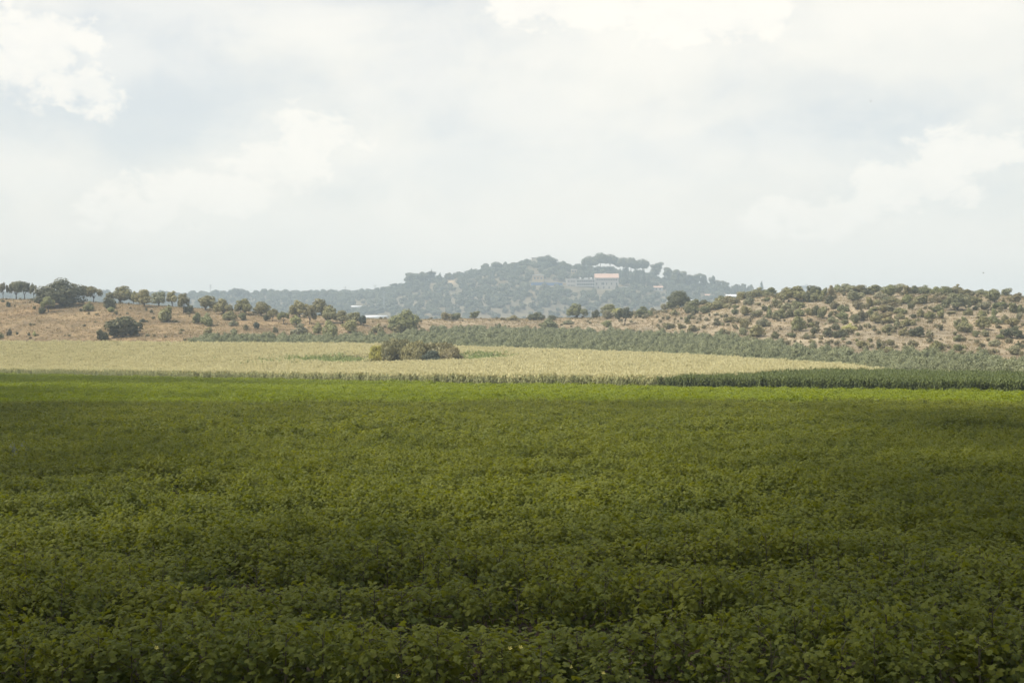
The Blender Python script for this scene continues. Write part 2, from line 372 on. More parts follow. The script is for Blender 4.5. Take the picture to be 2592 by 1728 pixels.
# ------------------------------------------------------------------ foliage prototypes (unit height, unit width)
def unit(v): return v / np.maximum(np.linalg.norm(v, axis=-1, keepdims=True), 1e-9)
def crown_mesh(name, lobes, n, size, seed, mat, aspect=1.0, shell=0.7, up=0.25, jit=0.42, floor=0.0, upright=0.0):
    r = np.random.default_rng(seed)
    Lb = np.array(lobes, float)                        # x y z rx rz
    wgt = (Lb[:, 3] ** 2 * Lb[:, 4]) ** 0.67; pick = r.choice(len(Lb), n, p=wgt / wgt.sum())
    d = unit(r.normal(size=(n, 3))); rad = shell + (1.06 - shell) * r.random(n) ** 0.6
    S = np.stack([Lb[pick, 3], Lb[pick, 3], Lb[pick, 4]], -1)
    P = Lb[pick, :3] + d * rad[:, None] * S
    wq = np.quantile(np.hypot(P[:, 0], P[:, 1]), 0.96); P[:, :2] *= 0.5 / wq; P[:, 2] /= np.quantile(P[:, 2], 0.985)
    low = P[:, 2] < floor
    P[low, 2] = floor + np.abs(r.normal(size=low.sum())) * 0.05
    nrm = unit(unit(d / S) + jit * r.normal(size=(n, 3)) * 0.6 + np.array([0, 0, up]))
    a = unit(np.cross(nrm, r.normal(size=(n, 3)))); 
    if upright: a = unit(a * (1 - upright) + np.array([0, 0, 1.0]) * upright + 0.15 * r.normal(size=(n, 3)))
    b = unit(np.cross(nrm, a))
    s = size * r.uniform(0.65, 1.35, n)[:, None]
    a = a * s * aspect; b = b * s
    V = np.stack([P - a, P - b * 0.62, P + a, P + b * 0.62], 1).reshape(-1, 3)
    Fc = np.arange(n * 4).reshape(n, 4)
    lt = r.uniform(-0.22, 0.22, len(Lb))
    tint = np.repeat(np.clip(r.random(n) * 0.6 + 0.2 + lt[pick], 0, 1), 4)
    return mesh_from(name, V, Fc, mat, tint)
def dome_lobes(r, n, z0=0.30, R=0.5, lr=(0.16, 0.27), top=1.0, flat=1.0, core=0.36):
    out = [(0, 0, z0 + (top - z0) * 0.40, core, (top - z0) * (0.10 + core))]
    for _ in range(n):
        a = r.uniform(0, 6.283); q = math.sqrt(r.uniform(0.0, 1)) * (R - lr[0])
        rr = r.uniform(*lr)
        zt = z0 + (top - z0 - rr * 0.9) * (1 - (q / R) ** 2 * 0.85) * r.uniform(0.62, 1.05)
        out.append((q * math.cos(a), q * math.sin(a), max(rr * 0.7, zt), rr, rr * flat))
        if r.random() < 0.6: out.append((q * math.cos(a) * 1.1, q * math.sin(a) * 1.1, max(rr * 0.6, z0 * 0.6 + zt * 0.4), rr * 0.9, rr * 0.8))
    return out
PR = {}
r0 = random.Random(3)
PR['shrub'] = [crown_mesh('shrub_foliage', dome_lobes(r0, 5 + k % 5, z0=0.10, top=1.0, lr=(0.10, 0.26), core=0.27), 1500, 0.056, 40 + k, M['foliage']) for k in range(10)]
PR['bigtree'] = [crown_mesh('tree_crown', dome_lobes(r0, 22, z0=0.14, top=1.0, lr=(0.11, 0.20)), 6500, 0.030, 60 + k, M['foliage']) for k in range(3)]
PR['tree'] = [crown_mesh('tree_crown', dome_lobes(r0, 8 + k % 4, z0=0.42, top=1.0, lr=(0.08, 0.21), flat=0.8, core=0.20), 2100, 0.042, 70 + k, M['foliage'], floor=0.28, jit=0.6) for k in range(8)]
PR['bushtree'] = [crown_mesh('tree_crown', dome_lobes(r0, 9 + k % 4, z0=0.20, top=1.0, lr=(0.09, 0.23), core=0.25), 2800, 0.042, 80 + k, M['foliage'], floor=0.08, jit=0.5) for k in range(7)]
PR['umbrella'] = [crown_mesh('pine_crown', [(0, 0, 0.74, 0.28, 0.2)] + [(q * math.cos(a), q * math.sin(a), 0.70 + 0.14 * r0.random() - 0.45 * q, r0.uniform(0.12, 0.2), r0.uniform(0.12, 0.19)) for a, q in [(r0.uniform(0, 6.28), r0.uniform(0.2, 0.36)) for _ in range(12)]], 2200, 0.045, 90 + k, M['foliage'], floor=0.5) for k in range(3)]
PR['pine'] = [crown_mesh('pine_crown', [(r0.uniform(-0.3, 0.3), r0.uniform(-0.3, 0.3), z, r0.uniform(0.17, 0.26), r0.uniform(0.10, 0.15)) for z in np.linspace(0.36, 0.88, 13)], 2300, 0.046, 100 + k, M['foliage'], floor=0.2) for k in range(4)]
PR['cypress'] = [crown_mesh('cypress_crown', [(r0.uniform(-.04, .04), r0.uniform(-.04, .04), z, 0.5 * (1 - z) ** 0.55 * (0.55 + 0.45 * min(1, z * 4)), 0.11) for z in np.linspace(0.07, 0.90, 12)], 1300, 0.05, 110 + k, M['foliage'], upright=0.5, floor=0.02) for k in range(2)]
PR['feather'] = [crown_mesh('shrub_foliage', dome_lobes(r0, 16, z0=0.12, top=0.97, lr=(0.08, 0.2)), 5200, 0.026, 120 + k, M['foliage'], aspect=3.6, upright=0.66, shell=0.3) for k in range(3)]
def trunk_mesh(seed, fork=0.30, top=0.7, rad=0.045, limbs=5, spread=0.28):
    r = random.Random(seed); m = MB()
    bx, by = r.uniform(-.03, .03), r.uniform(-.03, .03)
    m.tube([(0, 0, -0.05), (bx * .4, by * .4, fork * 0.5), (bx, by, fork)], [rad * 1.25, rad, rad * 0.85])
    for k in range(limbs):
        a = 6.28 * k / limbs + r.uniform(-.4, .4); q = spread * r.uniform(0.6, 1)
        m.tube([(bx, by, fork * 0.92), (bx + q * .45 * math.cos(a), by + q * .45 * math.sin(a), fork + (top - fork) * .45), (q * math.cos(a), q * math.sin(a), top * r.uniform(.9, 1.1))], [rad * .6, rad * .42, rad * .18], 5)
    return mesh_from('trunk', m.V, m.F, M['bark'], smooth_=True)
PT = {'tree': [trunk_mesh(k, 0.28, 0.68, 0.032) for k in range(3)], 'bushtree': [trunk_mesh(5 + k, 0.16, 0.6, 0.04) for k in range(2)], 'bigtree': [trunk_mesh(9, 0.14, 0.6, 0.05, 7)],
      'umbrella': [trunk_mesh(12 + k, 0.52, 0.76, 0.022, 6, 0.3) for k in range(2)], 'pine': [trunk_mesh(15 + k, 0.3, 0.85, 0.024, 4, 0.12) for k in range(2)], 'cypress': [trunk_mesh(18, 0.3, 0.6, 0.06, 2, 0.05)],
      'shrub': [trunk_mesh(21 + k, 0.10, 0.45, 0.022, 7, 0.3) for k in range(2)], 'feather': [trunk_mesh(24, 0.06, 0.6, 0.015, 8, 0.3)]}
HUE = {'green': (0.255, 0.255, 0.105), 'dark': (0.150, 0.150, 0.068), 'olive': (0.300, 0.272, 0.120), 'grey': (0.295, 0.285, 0.155), 'light': (0.35, 0.345, 0.14),
       'yellow': (0.55, 0.50, 0.17), 'brown': (0.275, 0.235, 0.120), 'blue': (0.115, 0.130, 0.085), 'lime': (0.46, 0.43, 0.10), 'rust': (0.235, 0.215, 0.100)}
_cnt = [0]
def plant(kind, name, px, py, wpx, hpx, hue, label, cat, group=None, zone='near', parts=True, sink=0.0, depth=None):
    """one tree or shrub standing where the survey shows its foot"""
    x, y, z, mpp, real = place(px, py, zone)
    if real > py + 1.0: hpx = max(hpx * 0.5, hpx + (real - py))      # foot hidden just behind the crest
    _cnt[0] += 1; k = _cnt[0]; r = random.Random(k * 17 + 5)
    W, H = wpx * mpp, hpx * mpp
    c = HUE[hue]; j = r.uniform(0.88, 1.12); colr = (c[0] * j * r.uniform(.95, 1.05), c[1] * j, c[2] * j * r.uniform(.92, 1.08), 1)
    if depth is None: depth = 1.0
    crown = PR[kind][k % len(PR[kind])]
    stx = r.uniform(0.92, 1.16); scl = (W * stx, W * depth * r.uniform(0.8, 1.2), H * r.uniform(0.94, 1.08))
    loc = (x, y + W * 0.25, z - H * 0.03 - sink)
    if not parts:
        o = obj(name, crown, loc=loc); o.scale = scl; o.rotation_euler = (0, 0, r.choice((0, math.pi)) + r.uniform(-.3, .3)); o.color = colr
        return tag(o, label, cat, group)
    e = empty(name, loc, r.uniform(-.4, .4) + r.choice((0, math.pi)), scl)
    tag(e, label, cat, group)
    o = obj('foliage' if kind in ('shrub', 'feather') else 'crown', crown, e); o.color = colr
    obj('stem' if kind in ('shrub', 'feather') else 'trunk', PT[kind][k % len(PT[kind])], e)
    return e

# ------------------------------------------------------------------ scatter of crops and ground cover (geometry nodes on a point mesh)
def scatter(name, label, P, rot, scl, idx, protos, cat=None):
    me = bpy.data.meshes.new(name); n = len(P)
    me.vertices.add(n); me.vertices.foreach_set('co', np.asarray(P, np.float32).ravel())
    a = me.attributes.new('rot', 'FLOAT_VECTOR', 'POINT'); a.data.foreach_set('vector', np.asarray(rot, np.float32).ravel())
    a = me.attributes.new('scl', 'FLOAT_VECTOR', 'POINT'); a.data.foreach_set('vector', np.asarray(scl, np.float32).ravel())
    a = me.attributes.new('idx', 'INT', 'POINT'); a.data.foreach_set('value', np.asarray(idx, np.int32))
    o = obj(name, me); tag(o, label, cat, kind='stuff')
    g = bpy.data.node_groups.new(name + '_nodes', 'GeometryNodeTree')
    g.interface.new_socket('Geometry', in_out='INPUT', socket_type='NodeSocketGeometry'); g.interface.new_socket('Geometry', in_out='OUTPUT', socket_type='NodeSocketGeometry')
    gi = g.nodes.new('NodeGroupInput'); go = g.nodes.new('NodeGroupOutput')
    jn = g.nodes.new('GeometryNodeJoinGeometry')
    for pm in protos:
        po = bpy.data.objects.new(pm.name, pm)
        oi = g.nodes.new('GeometryNodeObjectInfo'); oi.inputs['Object'].default_value = po
        gt = g.nodes.new('GeometryNodeGeometryToInstance')
        g.links.new(oi.outputs['Geometry'], gt.inputs[0]); g.links.new(gt.outputs[0], jn.inputs[0])
    ip = g.nodes.new('GeometryNodeInstanceOnPoints'); ip.inputs['Pick Instance'].default_value = True
    def attr(nm, dt):
        q = g.nodes.new('GeometryNodeInputNamedAttribute'); q.data_type = dt; q.inputs['Name'].default_value = nm
        return [s for s in q.outputs if s.name == 'Attribute' and s.enabled][0]
    g.links.new(gi.outputs[0], ip.inputs['Points']); g.links.new(jn.outputs[0], ip.inputs['Instance'])
    g.links.new(attr('idx', 'INT'), ip.inputs['Instance Index']); g.links.new(attr('rot', 'FLOAT_VECTOR'), ip.inputs['Rotation']); g.links.new(attr('scl', 'FLOAT_VECTOR'), ip.inputs['Scale'])
    g.links.new(ip.outputs[0], go.inputs[0])
    md = o.modifiers.new('scatter', 'NODES'); md.node_group = g
    return o
def rz(n): 
    v = np.zeros((n, 3)); v[:, 2] = rng.uniform(0, 6.283, n); return v

# ------------------------------------------------------------------ cotton
LEAF = np.array([(0, 0, 0), (0.10, 0.55, -0.10), (0.42, 0.24, 0.0), (1.0, 0.0, -0.16), (0.42, -0.24, 0.0), (0.10, -0.55, -0.10), (0.62, 0.44, -0.12), (0.62, -0.44, -0.12), (0.36, 0, 0.07)])
LEAF_F = [(0, 1, 8), (1, 2, 8), (2, 6, 8), (6, 3, 8), (8, 3, 7), (8, 7, 4), (8, 4, 5), (0, 8, 5)]
def leaf_cloud(name, seed, n, R, ztop, zlow, size, mat, simple=False):
    r = np.random.default_rng(seed); V = []; Fc = []; T = []
    cl = [(r.uniform(0, 6.28), R * math.sqrt(r.uniform(0, 0.8)), r.uniform(0.0, 0.16)) for _ in range(7)]
    for i in range(n):
        a0, q0, dz = cl[i % 7]
        cx, cyy = q0 * math.cos(a0) + r.normal() * R * 0.22, q0 * math.sin(a0) + r.normal() * R * 0.22
        q = math.hypot(cx, cyy) / R
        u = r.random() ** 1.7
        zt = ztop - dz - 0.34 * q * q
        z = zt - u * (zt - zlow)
        if u > 0.3:
            s_ = 1.0 + 0.25 * r.random(); cx *= s_; cyy *= s_
        yaw = math.atan2(cyy, cx) + r.normal() * 0.9; pitch = r.normal() * 0.35 + 0.25 + 0.7 * u; roll = r.normal() * 0.4
        s = size * r.uniform(0.6, 1.3) * (0.8 if u < 0.1 else 1.0)
        Mx = Matrix.Translation((cx, cyy, z)) @ Matrix.Rotation(yaw, 4, 'Z') @ Matrix.Rotation(pitch, 4, 'Y') @ Matrix.Rotation(roll, 4, 'X')
        b = len(V)
        if simple:
            pts = [(0, 0, 0), (0.45, 0.42, -0.06), (1, 0, -0.12), (0.45, -0.42, -0.06)]; fs = [(0, 1, 2), (0, 2, 3)]
        else: pts = LEAF; fs = LEAF_F
        V += [tuple(Mx @ (Vector(p) * s)) for p in pts]; Fc += [tuple(b + k for k in f) for f in fs]
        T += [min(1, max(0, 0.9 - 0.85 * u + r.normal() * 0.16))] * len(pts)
    return mesh_from(name, V, Fc, mat, T)
CN = [leaf_cloud('cotton_foliage', 200 + k, 215, 0.44, 1.0, 0.16, 0.094, M['cotton']) for k in range(6)]
CM = [leaf_cloud('cotton_foliage_mid', 220 + k, 130, 0.50, 1.0, 0.40, 0.135, M['cotton'], True) for k in range(5)]
CF = [leaf_cloud('cotton_foliage_far', 240 + k, 130, 0.90, 1.0, 0.5, 0.21, M['cotton_far'], True) for k in range(5)]
CS = []
for k in range(3):
    m = MB(); r = random.Random(k)
    m.tube([(0, 0, -0.03), (0.01, 0.0, 0.4), (0.02, 0.01, 0.85)], [0.014, 0.010, 0.004], 6)
    for j in range(9):
        a = j * 2.4; z = 0.15 + j * 0.075; q = 0.36 - 0.02 * j
        m.tube([(0.01, 0, z), (q * .6 * math.cos(a), q * .6 * math.sin(a), z + 0.10), (q * math.cos(a), q * math.sin(a), z + 0.16)], [0.006, 0.004, 0.002], 4)
    CS.append(mesh_from('stem', m.V, m.F, M['stem']))
def canopy_h(X, Y):
    return 0.93 + 0.55 * hnoise(X * 0.4, Y, 5.0, 11) + 0.10 * hnoise(X, Y, 19, 12) + 0.16 * hnoise(X, Y, 2.4, 13)
ROWS = 0.97
def cotton_rows(y0, y1, step, jx, margin=2.0):
    X, Y = [], []
    k0 = int(y0 / ROWS); 
    for k in range(k0, int(y1 / ROWS) + 1):
        yr = 16.1 + (k - 15) * ROWS
        if k in (18, 23, 39): continue                                    # missed rows
        hw = 0.40 * yr + margin
        x = np.arange(-hw, hw, step); x = x + rng.uniform(-jx, jx, len(x))
        y = yr + 0.035 * x + rng.normal(0, 0.09, len(x))
        X.append(x); Y.append(y)
    X = np.concatenate(X); Y = np.concatenate(Y)
    px = CX + F * X / np.maximum(Y, 10); ya = pchip(AX, A_Y, px)
    gap = (hnoise(X * 0.28, Y, 6.5, 16) < -0.30) & (hnoise(X, Y, 13, 17) > -0.05)      # wavy breaks in the stand
    ok = (Y < ya - 1.5) & (rng.random(len(X)) > 0.02 + 0.72 * gap)
    return X[ok], Y[ok]
NX, NY = cotton_rows(15, 60, 0.42, 0.10)
order = np.argsort(NY - 0.035 * NX); NX, NY = NX[order], NY[order]
vis = np.abs(NX) < 0.372 * NY + 0.5
near = np.nonzero(vis)[0][:300]
flowers = [(396, 1640), (1006, 1712), (1290, 1641), (1317, 1638), (1378, 1688), (1444, 1688), (1526, 1703), (1595, 1712)]
plants = []
for k, i in enumerate(near):
    x, y = float(NX[i]), float(NY[i]); h = float(canopy_h(np.array([x]), np.array([y]))[0]); s = random.uniform(0.92, 1.1)
    e = empty('cotton_plant', (x, y, 0), random.uniform(0, 6.28), (s, s, h))
    tag(e, 'leafy green cotton plant among the nearest rows of the field', 'cotton plant', 'cotton plants in the nearest rows')
    obj('foliage', CN[k % 6], e); obj('stem', CS[k % 3], e)
    plants.append(e)
def flower_mesh():
    m = MB(); m.tube([(0, 0, -0.03), (0, 0, 0.0)], [0.008, 0.018], 6)
    for k in range(5):
        a = 6.283 * k / 5; b = len(m.V)
        ring = [(0.008, -0.35, 0.0), (0.032, -0.5, 0.022), (0.046, 0.0, 0.036), (0.032, 0.5, 0.022), (0.008, 0.35, 0.0)]
        m.V += [(q * math.cos(a + t), q * math.sin(a + t), z) for q, t, z in ring]; m.F.append(tuple(b + j for j in range(5)))
    return mesh_from('flower', m.V, m.F, M['flower'])
FM = flower_mesh(); used = set(); words = ['first', 'second', 'third', 'fourth', 'fifth', 'sixth', 'seventh', 'eighth']
fl = []
for (px, py) in flowers:
    best = None
    for e in plants:
        if e.name in used or e.location.y > 17.6: continue
        Y = e.location.y - 0.46; X = (px - CX) / F * Y; d = abs(X - e.location.x) + 0.8 * abs(CAMZ - (py - HY) / F * Y - 0.78)
        if best is None or d < best[0]: best = (d, e, Y, X)
    d, e, Y, X = best; used.add(e.name)
    P = Vector((X, Y, CAMZ - (py - HY) / F * Y))
    q = Vector((P.x - e.location.x, P.y - e.location.y, P.z)); q.rotate(Matrix.Rotation(-e.rotation_euler.z, 3, 'Z'))
    o = obj('flower', FM, e); o.scale = (0.62, 0.62, 0.62); o.location = (q.x / e.scale.x, q.y / e.scale.y, q.z / e.scale.z); o.rotation_euler = (0.7, 0.3, -e.rotation_euler.z)
    o['label'] = 'pale yellow cotton blossom'
    fl.append((e.location.x / e.location.y, e))
for k, (_, e) in enumerate(sorted(fl, key=lambda q: q[0])):
    e['label'] = f'cotton plant bearing a pale yellow flower, {words[k]} flowered plant from the left'
rest = np.setdiff1d(np.arange(len(NX)), near)
def cotton_stuff(name, label, X, Y, protos, s=1.0):
    n = len(X); h = canopy_h(X, Y); sx = s * rng.uniform(0.9, 1.15, n)
    z = terrain(X, Y)
    scatter(name, label, np.stack([X, Y, z], -1), rz(n), np.stack([sx, sx, h * rng.uniform(0.86, 1.12, n)], -1), rng.integers(0, len(protos), n), protos, 'cotton crop')
cotton_stuff('cotton_crop', 'green cotton crop filling the field behind the nearest rows', NX[rest], NY[rest], CN)
mx_, my_ = cotton_rows(61, 112, 0.5, 0.14); cotton_stuff('cotton_crop', 'green cotton crop in the middle of the field', mx_, my_, CM)
fx_, fy_ = cotton_rows(113, 365, 0.95, 0.3, 6.0); cotton_stuff('cotton_crop', 'green cotton crop at the far end of the field, partly sunlit', fx_, fy_, CF)

for px, py, wv, lab in ((32, 1126, 0.42, 'left of two pale grey weeds in the cotton at far left'), (62, 1124, 0.6, 'right of two pale grey weeds in the cotton at far left')):
    Y = F * 3.05 / (py - HY); o = obj('pale_weed', CN[1], loc=((px - CX) / F * Y, Y, 0)); o.scale = (wv, wv, 1.12)
    o.material_slots[0].link = 'OBJECT'; o.material_slots[0].material = M['pale']; tag(o, lab, 'weed', 'pale weeds in the cotton')
# ------------------------------------------------------------------ maize behind the cotton
def corn_mesh(name, seed, nplants, spread, mats, tassel=True, h=2.0, lw=0.075):
    r = random.Random(seed); V = []; Fc = []; T = []; MI = []
    def strip(pts, wd, mi, tt):
        for j in range(len(pts) - 1):
            a, b = Vector(pts[j]), Vector(pts[j + 1]); dd = (b - a); sd = dd.cross(Vector((0, 0, 1)))
            sd = sd.normalized() if sd.length > 1e-4 else Vector((1, 0, 0))
            w0, w1 = wd * (1 - 0.75 * j / (len(pts) - 1)), wd * (1 - 0.75 * (j + 1) / (len(pts) - 1)); bb = len(V)
            V.extend([tuple(a - sd * w0), tuple(a + sd * w0), tuple(b + sd * w1), tuple(b - sd * w1)]); Fc.append((bb, bb + 1, bb + 2, bb + 3)); T.extend([tt] * 4); MI.append(mi)
    for _ in range(nplants):
        x, y = r.uniform(-spread, spread), r.uniform(-spread, spread); hh = h * r.uniform(0.88, 1.06)
        strip([(x, y, 0), (x, y + .01, hh * .9)], 0.02, 0, 0.3)
        for k in range(9):
            z = hh * (0.15 + 0.09 * k); a = r.uniform(0, 6.28); ln = r.uniform(0.35, 0.55); c, s = math.cos(a), math.sin(a)
            strip([(x, y, z), (x + c * ln * .45, y + s * ln * .45, z + ln * .45), (x + c * ln * .85, y + s * ln * .85, z + ln * .35), (x + c * ln, y + s * ln, z - ln * .05)], lw, 0, r.uniform(0.1, 0.6) + 0.04 * k)
        for k in range(7 if tassel else 2):
            a = r.uniform(0, 6.28); q = r.uniform(0.05, 0.22)
            strip([(x, y, hh * .86), (x + q * .6 * math.cos(a), y + q * .6 * math.sin(a), hh * .98), (x + q * math.cos(a), y + q * math.sin(a), hh * r.uniform(1.0, 1.1))], 0.06 if tassel else 0.03, 1, r.random())
    me = mesh_from(name, V, Fc, None, T)
    for m in mats: me.materials.append(m)
    me.polygons.foreach_set('material_index', np.array(MI, np.int32)); me.update()
    return me
KT = [corn_mesh('maize_clump', k, 5, 0.42, (M['corn_leaf'], M['corn_tan'])) for k in range(4)]
KW = [corn_mesh('maize_clump_wide', 10 + k, 9, 0.85, (M['corn_dry'], M['corn_tan']), lw=0.10) for k in range(3)]
KG = [corn_mesh('green_maize_clump', 20 + k, 5, 0.42, (M['corn_green'], M['corn_green']), False, lw=0.085) for k in range(4)]
KD = [leaf_cloud('weed_clump', 300 + k, 70, 0.7, 1.0, 0.1, 0.30, M['weed'], True) for k in range(3)]
def grid_pts(x0, x1, y0, y1, st):
    X, Y = np.meshgrid(np.arange(x0, x1, st), np.arange(y0, y1, st)); X = X.ravel() + rng.uniform(-.45, .45, X.size) * st; Y = Y.ravel() + rng.uniform(-.45, .45, Y.size) * st
    return X, Y
def zone_filter(X, Y, f):
    px = CX + F * X / np.maximum(Y, 60); K, _ = knots(px); ok = (px > -220) & (px < 2820) & f(px, Y, K)
    return X[ok], Y[ok], px[ok], K[ok]
ISL = place(1050, 926)      # foot of the bush island
def corn():
    gw = lambda px, ya, yb: np.where(px < 1650, -1, np.clip((px - 1640) / 640, 0, 1) ** 1.5) * (yb - ya + 3)
    hole = lambda x, y: np.hypot((x - ISL[0]) / 10.5, (y - ISL[1] - 3) / 7.0) < 1
    X, Y = grid_pts(-230, 110, 120, 500, 0.78)
    def front(px, y, K): return (y > K[:, 2]) & (y < K[:, 2] + 9)
    x, y, px, K = zone_filter(X, Y, front)
    g = (y - K[:, 2]) < gw(px, K[:, 2], K[:, 3]) + rng.normal(0, 1.2, len(x))
    h = 1 + 0.10 * hnoise(x, y, 9, 31) + 0.08 * hnoise(x, y, 2.5, 33)
    X2, Y2 = grid_pts(-230, 110, 120, 560, 1.2)
    def body(px, y, K): return (y > K[:, 2] + 8.5) & (y < K[:, 3])
    x2, y2, px2, K2 = zone_filter(X2, Y2, body)
    g2 = (y2 - K2[:, 2]) < gw(px2, K2[:, 2], K2[:, 3]) + rng.normal(0, 2.5, len(x2))
    ho = hole(x2, y2)
    d = np.hypot((x2 - ISL[0]) / 1.0, (y2 - ISL[1] - 2) / 1.0)
    wl = np.exp(-(((px2 - 865) / 70) ** 2 + ((y2 - ISL[1] - 6) / 9) ** 2)) + np.exp(-(((px2 - 1225) / 55) ** 2 + ((y2 - ISL[1] - 10) / 12) ** 2)) + 0.4 * np.exp(-(((px2 - 760) / 110) ** 2 + ((y2 - ISL[1] - 8) / 12) ** 2))
    weed = (rng.random(len(x2)) < wl * 1.6) & ~ho
    h2 = 1 + 0.10 * hnoise(x2, y2, 14, 32) + 0.12 * hnoise(x2, y2, 4, 34)
    low = np.clip((d - 9) / 14, 0.25, 1.0); low = np.where(y2 < ISL[1] + 2, low, np.maximum(low, 0.7)); h2 = h2 * low
    def put(name, label, sets, protos, cat):
        xs = np.concatenate([a[0] for a in sets]); ys = np.concatenate([a[1] for a in sets]); hs = np.concatenate([a[2] for a in sets]); n = len(xs)
        s = rng.uniform(0.9, 1.12, n)
        scatter(name, label, np.stack([xs, ys, terrain(xs, ys)], -1), rz(n), np.stack([s, s, hs * rng.uniform(.91, 1.08, n)], -1), rng.integers(0, len(protos), n), protos, cat)
    put('maize_crop', 'front rows of ripening maize standing along the cotton', [(x[~g], y[~g], h[~g])], KT, 'maize crop')
    kk = ~g2 & ~ho & ~weed
    put('maize_crop', 'pale straw coloured maize field sloping up behind the cotton', [(x2[kk], y2[kk], h2[kk])], KW, 'maize crop')
    put('green_maize_crop', 'dark green maize at the right end of the field edge', [(x[g], y[g], h[g]), (x2[g2], y2[g2], h2[g2])], KG, 'maize crop')
    put('weed_patch', 'bright green weeds on both sides of the bush island', [(x2[weed], y2[weed], h2[weed] * 2.5)], KD, 'weeds')
corn()

# ------------------------------------------------------------------ bush island in the maize
ig = 'bushes of the island in the maize'
for a in [
    ('feather', 1052, 922, 140, 54, 'grey', 'broad shaggy grey-olive bush at the back of the island in the maize'),
    ('feather', 1000, 925, 96, 60, 'rust', 'tall feathery brown-green bush at the left of the island in the maize'),
    ('feather', 956, 925, 44, 44, 'lime', 'yellow-green bush at the left end of the island in the maize'),
    ('feather', 1046, 927, 84, 58, 'olive', 'olive feathery bush in the middle of the island in the maize'),
    ('bushtree', 1096, 929, 56, 42, 'blue', 'dark blue-green leafy bush in front on the island in the maize'),
    ('feather', 1112, 925, 96, 56, 'olive', 'olive feathery bush behind the dark leafy bush of the island'),
    ('feather', 1138, 927, 64, 42, 'brown', 'brownish feathery bush at the right end of the island in the maize'),
    ('shrub', 1177, 928, 18, 13, 'brown', 'tiny brown bush just right of the island in the maize')]:
    plant(a[0], 'island_shrub', *a[1:6], a[6], 'shrub', ig)

# ------------------------------------------------------------------ left hill: trees and shrubs
tg = 'trees on the left hill'; sg = 'shrubs on the left hill'
for a in [
    ('tree', 6, 755, 24, 37, 'rust', 'small tree with thin trunk cut by the left edge of the picture'),
    ('tree', 38, 756, 42, 41, 'rust', 'spreading tree with bare forked trunk, second from the left edge on the skyline'),
    ('tree', 60, 756, 34, 44, 'dark', 'upright tree with bare trunk, third from the left edge on the skyline'),
    ('tree', 83, 755, 19, 38, 'rust', 'narrow tree just left of the huge rounded tree'),
    ('bigtree', 147, 779, 118, 70, 'dark', 'huge rounded dark green tree on the crest at far left'),
    ('tree', 120, 791, 40, 42, 'green', 'small round-headed tree in front of the huge rounded tree'),
    ('tree', 210, 765, 36, 41, 'rust', 'dark trunked tree touching the right side of the huge rounded tree'),
    ('tree', 233, 765, 47, 40, 'rust', 'open tree with forked trunk and sky below its crown'),
    ('bushtree', 301, 768, 70, 43, 'olive', 'broad dark tree on the crest, first mass right of the sky gap'),
    ('bushtree', 337, 770, 26, 34, 'olive', 'slim tree pressed to the right of the broad crest tree'),
    ('bushtree', 363, 777, 44, 43, 'olive', 'bushy tree with pointed top right of the broad crest tree'),
    ('bushtree', 400, 775, 42, 34, 'grey', 'low grey tree on the crest between two taller trees'),
    ('tree', 434, 777, 42, 39, 'olive', 'tree with leaning trunk on the crest below the ridge trees'),
    ('tree', 462, 793, 38, 47, 'olive', 'tree on a thin straight trunk standing below the crest'),
    ('bushtree', 518, 785, 60, 37, 'olive', 'wide olive tree standing under the left utility pole'),
    ('bushtree', 563, 797, 52, 41, 'olive', 'olive tree second to the right of the left utility pole'),
    ('bushtree', 617, 797, 56, 38, 'olive', 'olive tree third to the right of the left utility pole'),
    ('bushtree', 658, 801, 52, 38, 'olive', 'olive tree at the middle of the left grove, touching its neighbours'),
    ('tree', 689, 814, 27, 34, 'olive', 'small tree on a short trunk in front of the left grove'),
    ('tree', 717, 821, 34, 31, 'green', 'small dark tree with a low fork in front of the left grove'),
    ('bushtree', 757, 804, 54, 42, 'olive', 'tall olive tree in the right half of the left grove'),
    ('tree', 782, 822, 42, 46, 'olive', 'olive tree with clear trunk at the front of the left grove'),
    ('bushtree', 811, 799, 60, 40, 'olive', 'broad topped tree at the back of the left grove'),
    ('bushtree', 828, 819, 52, 44, 'olive', 'full rounded olive tree near the right end of the left grove'),
    ('bushtree', 866, 820, 42, 32, 'olive', 'olive tree second from the right end of the left grove'),
    ('bushtree', 896, 822, 38, 33, 'olive', 'low olive tree beside the dark pointed tree'),
    ('bushtree', 920, 825, 22, 27, 'blue', 'dark pointed tree closing the right end of the left grove')]:
    plant(a[0], 'round_tree', *a[1:6], a[6], 'tree', tg)
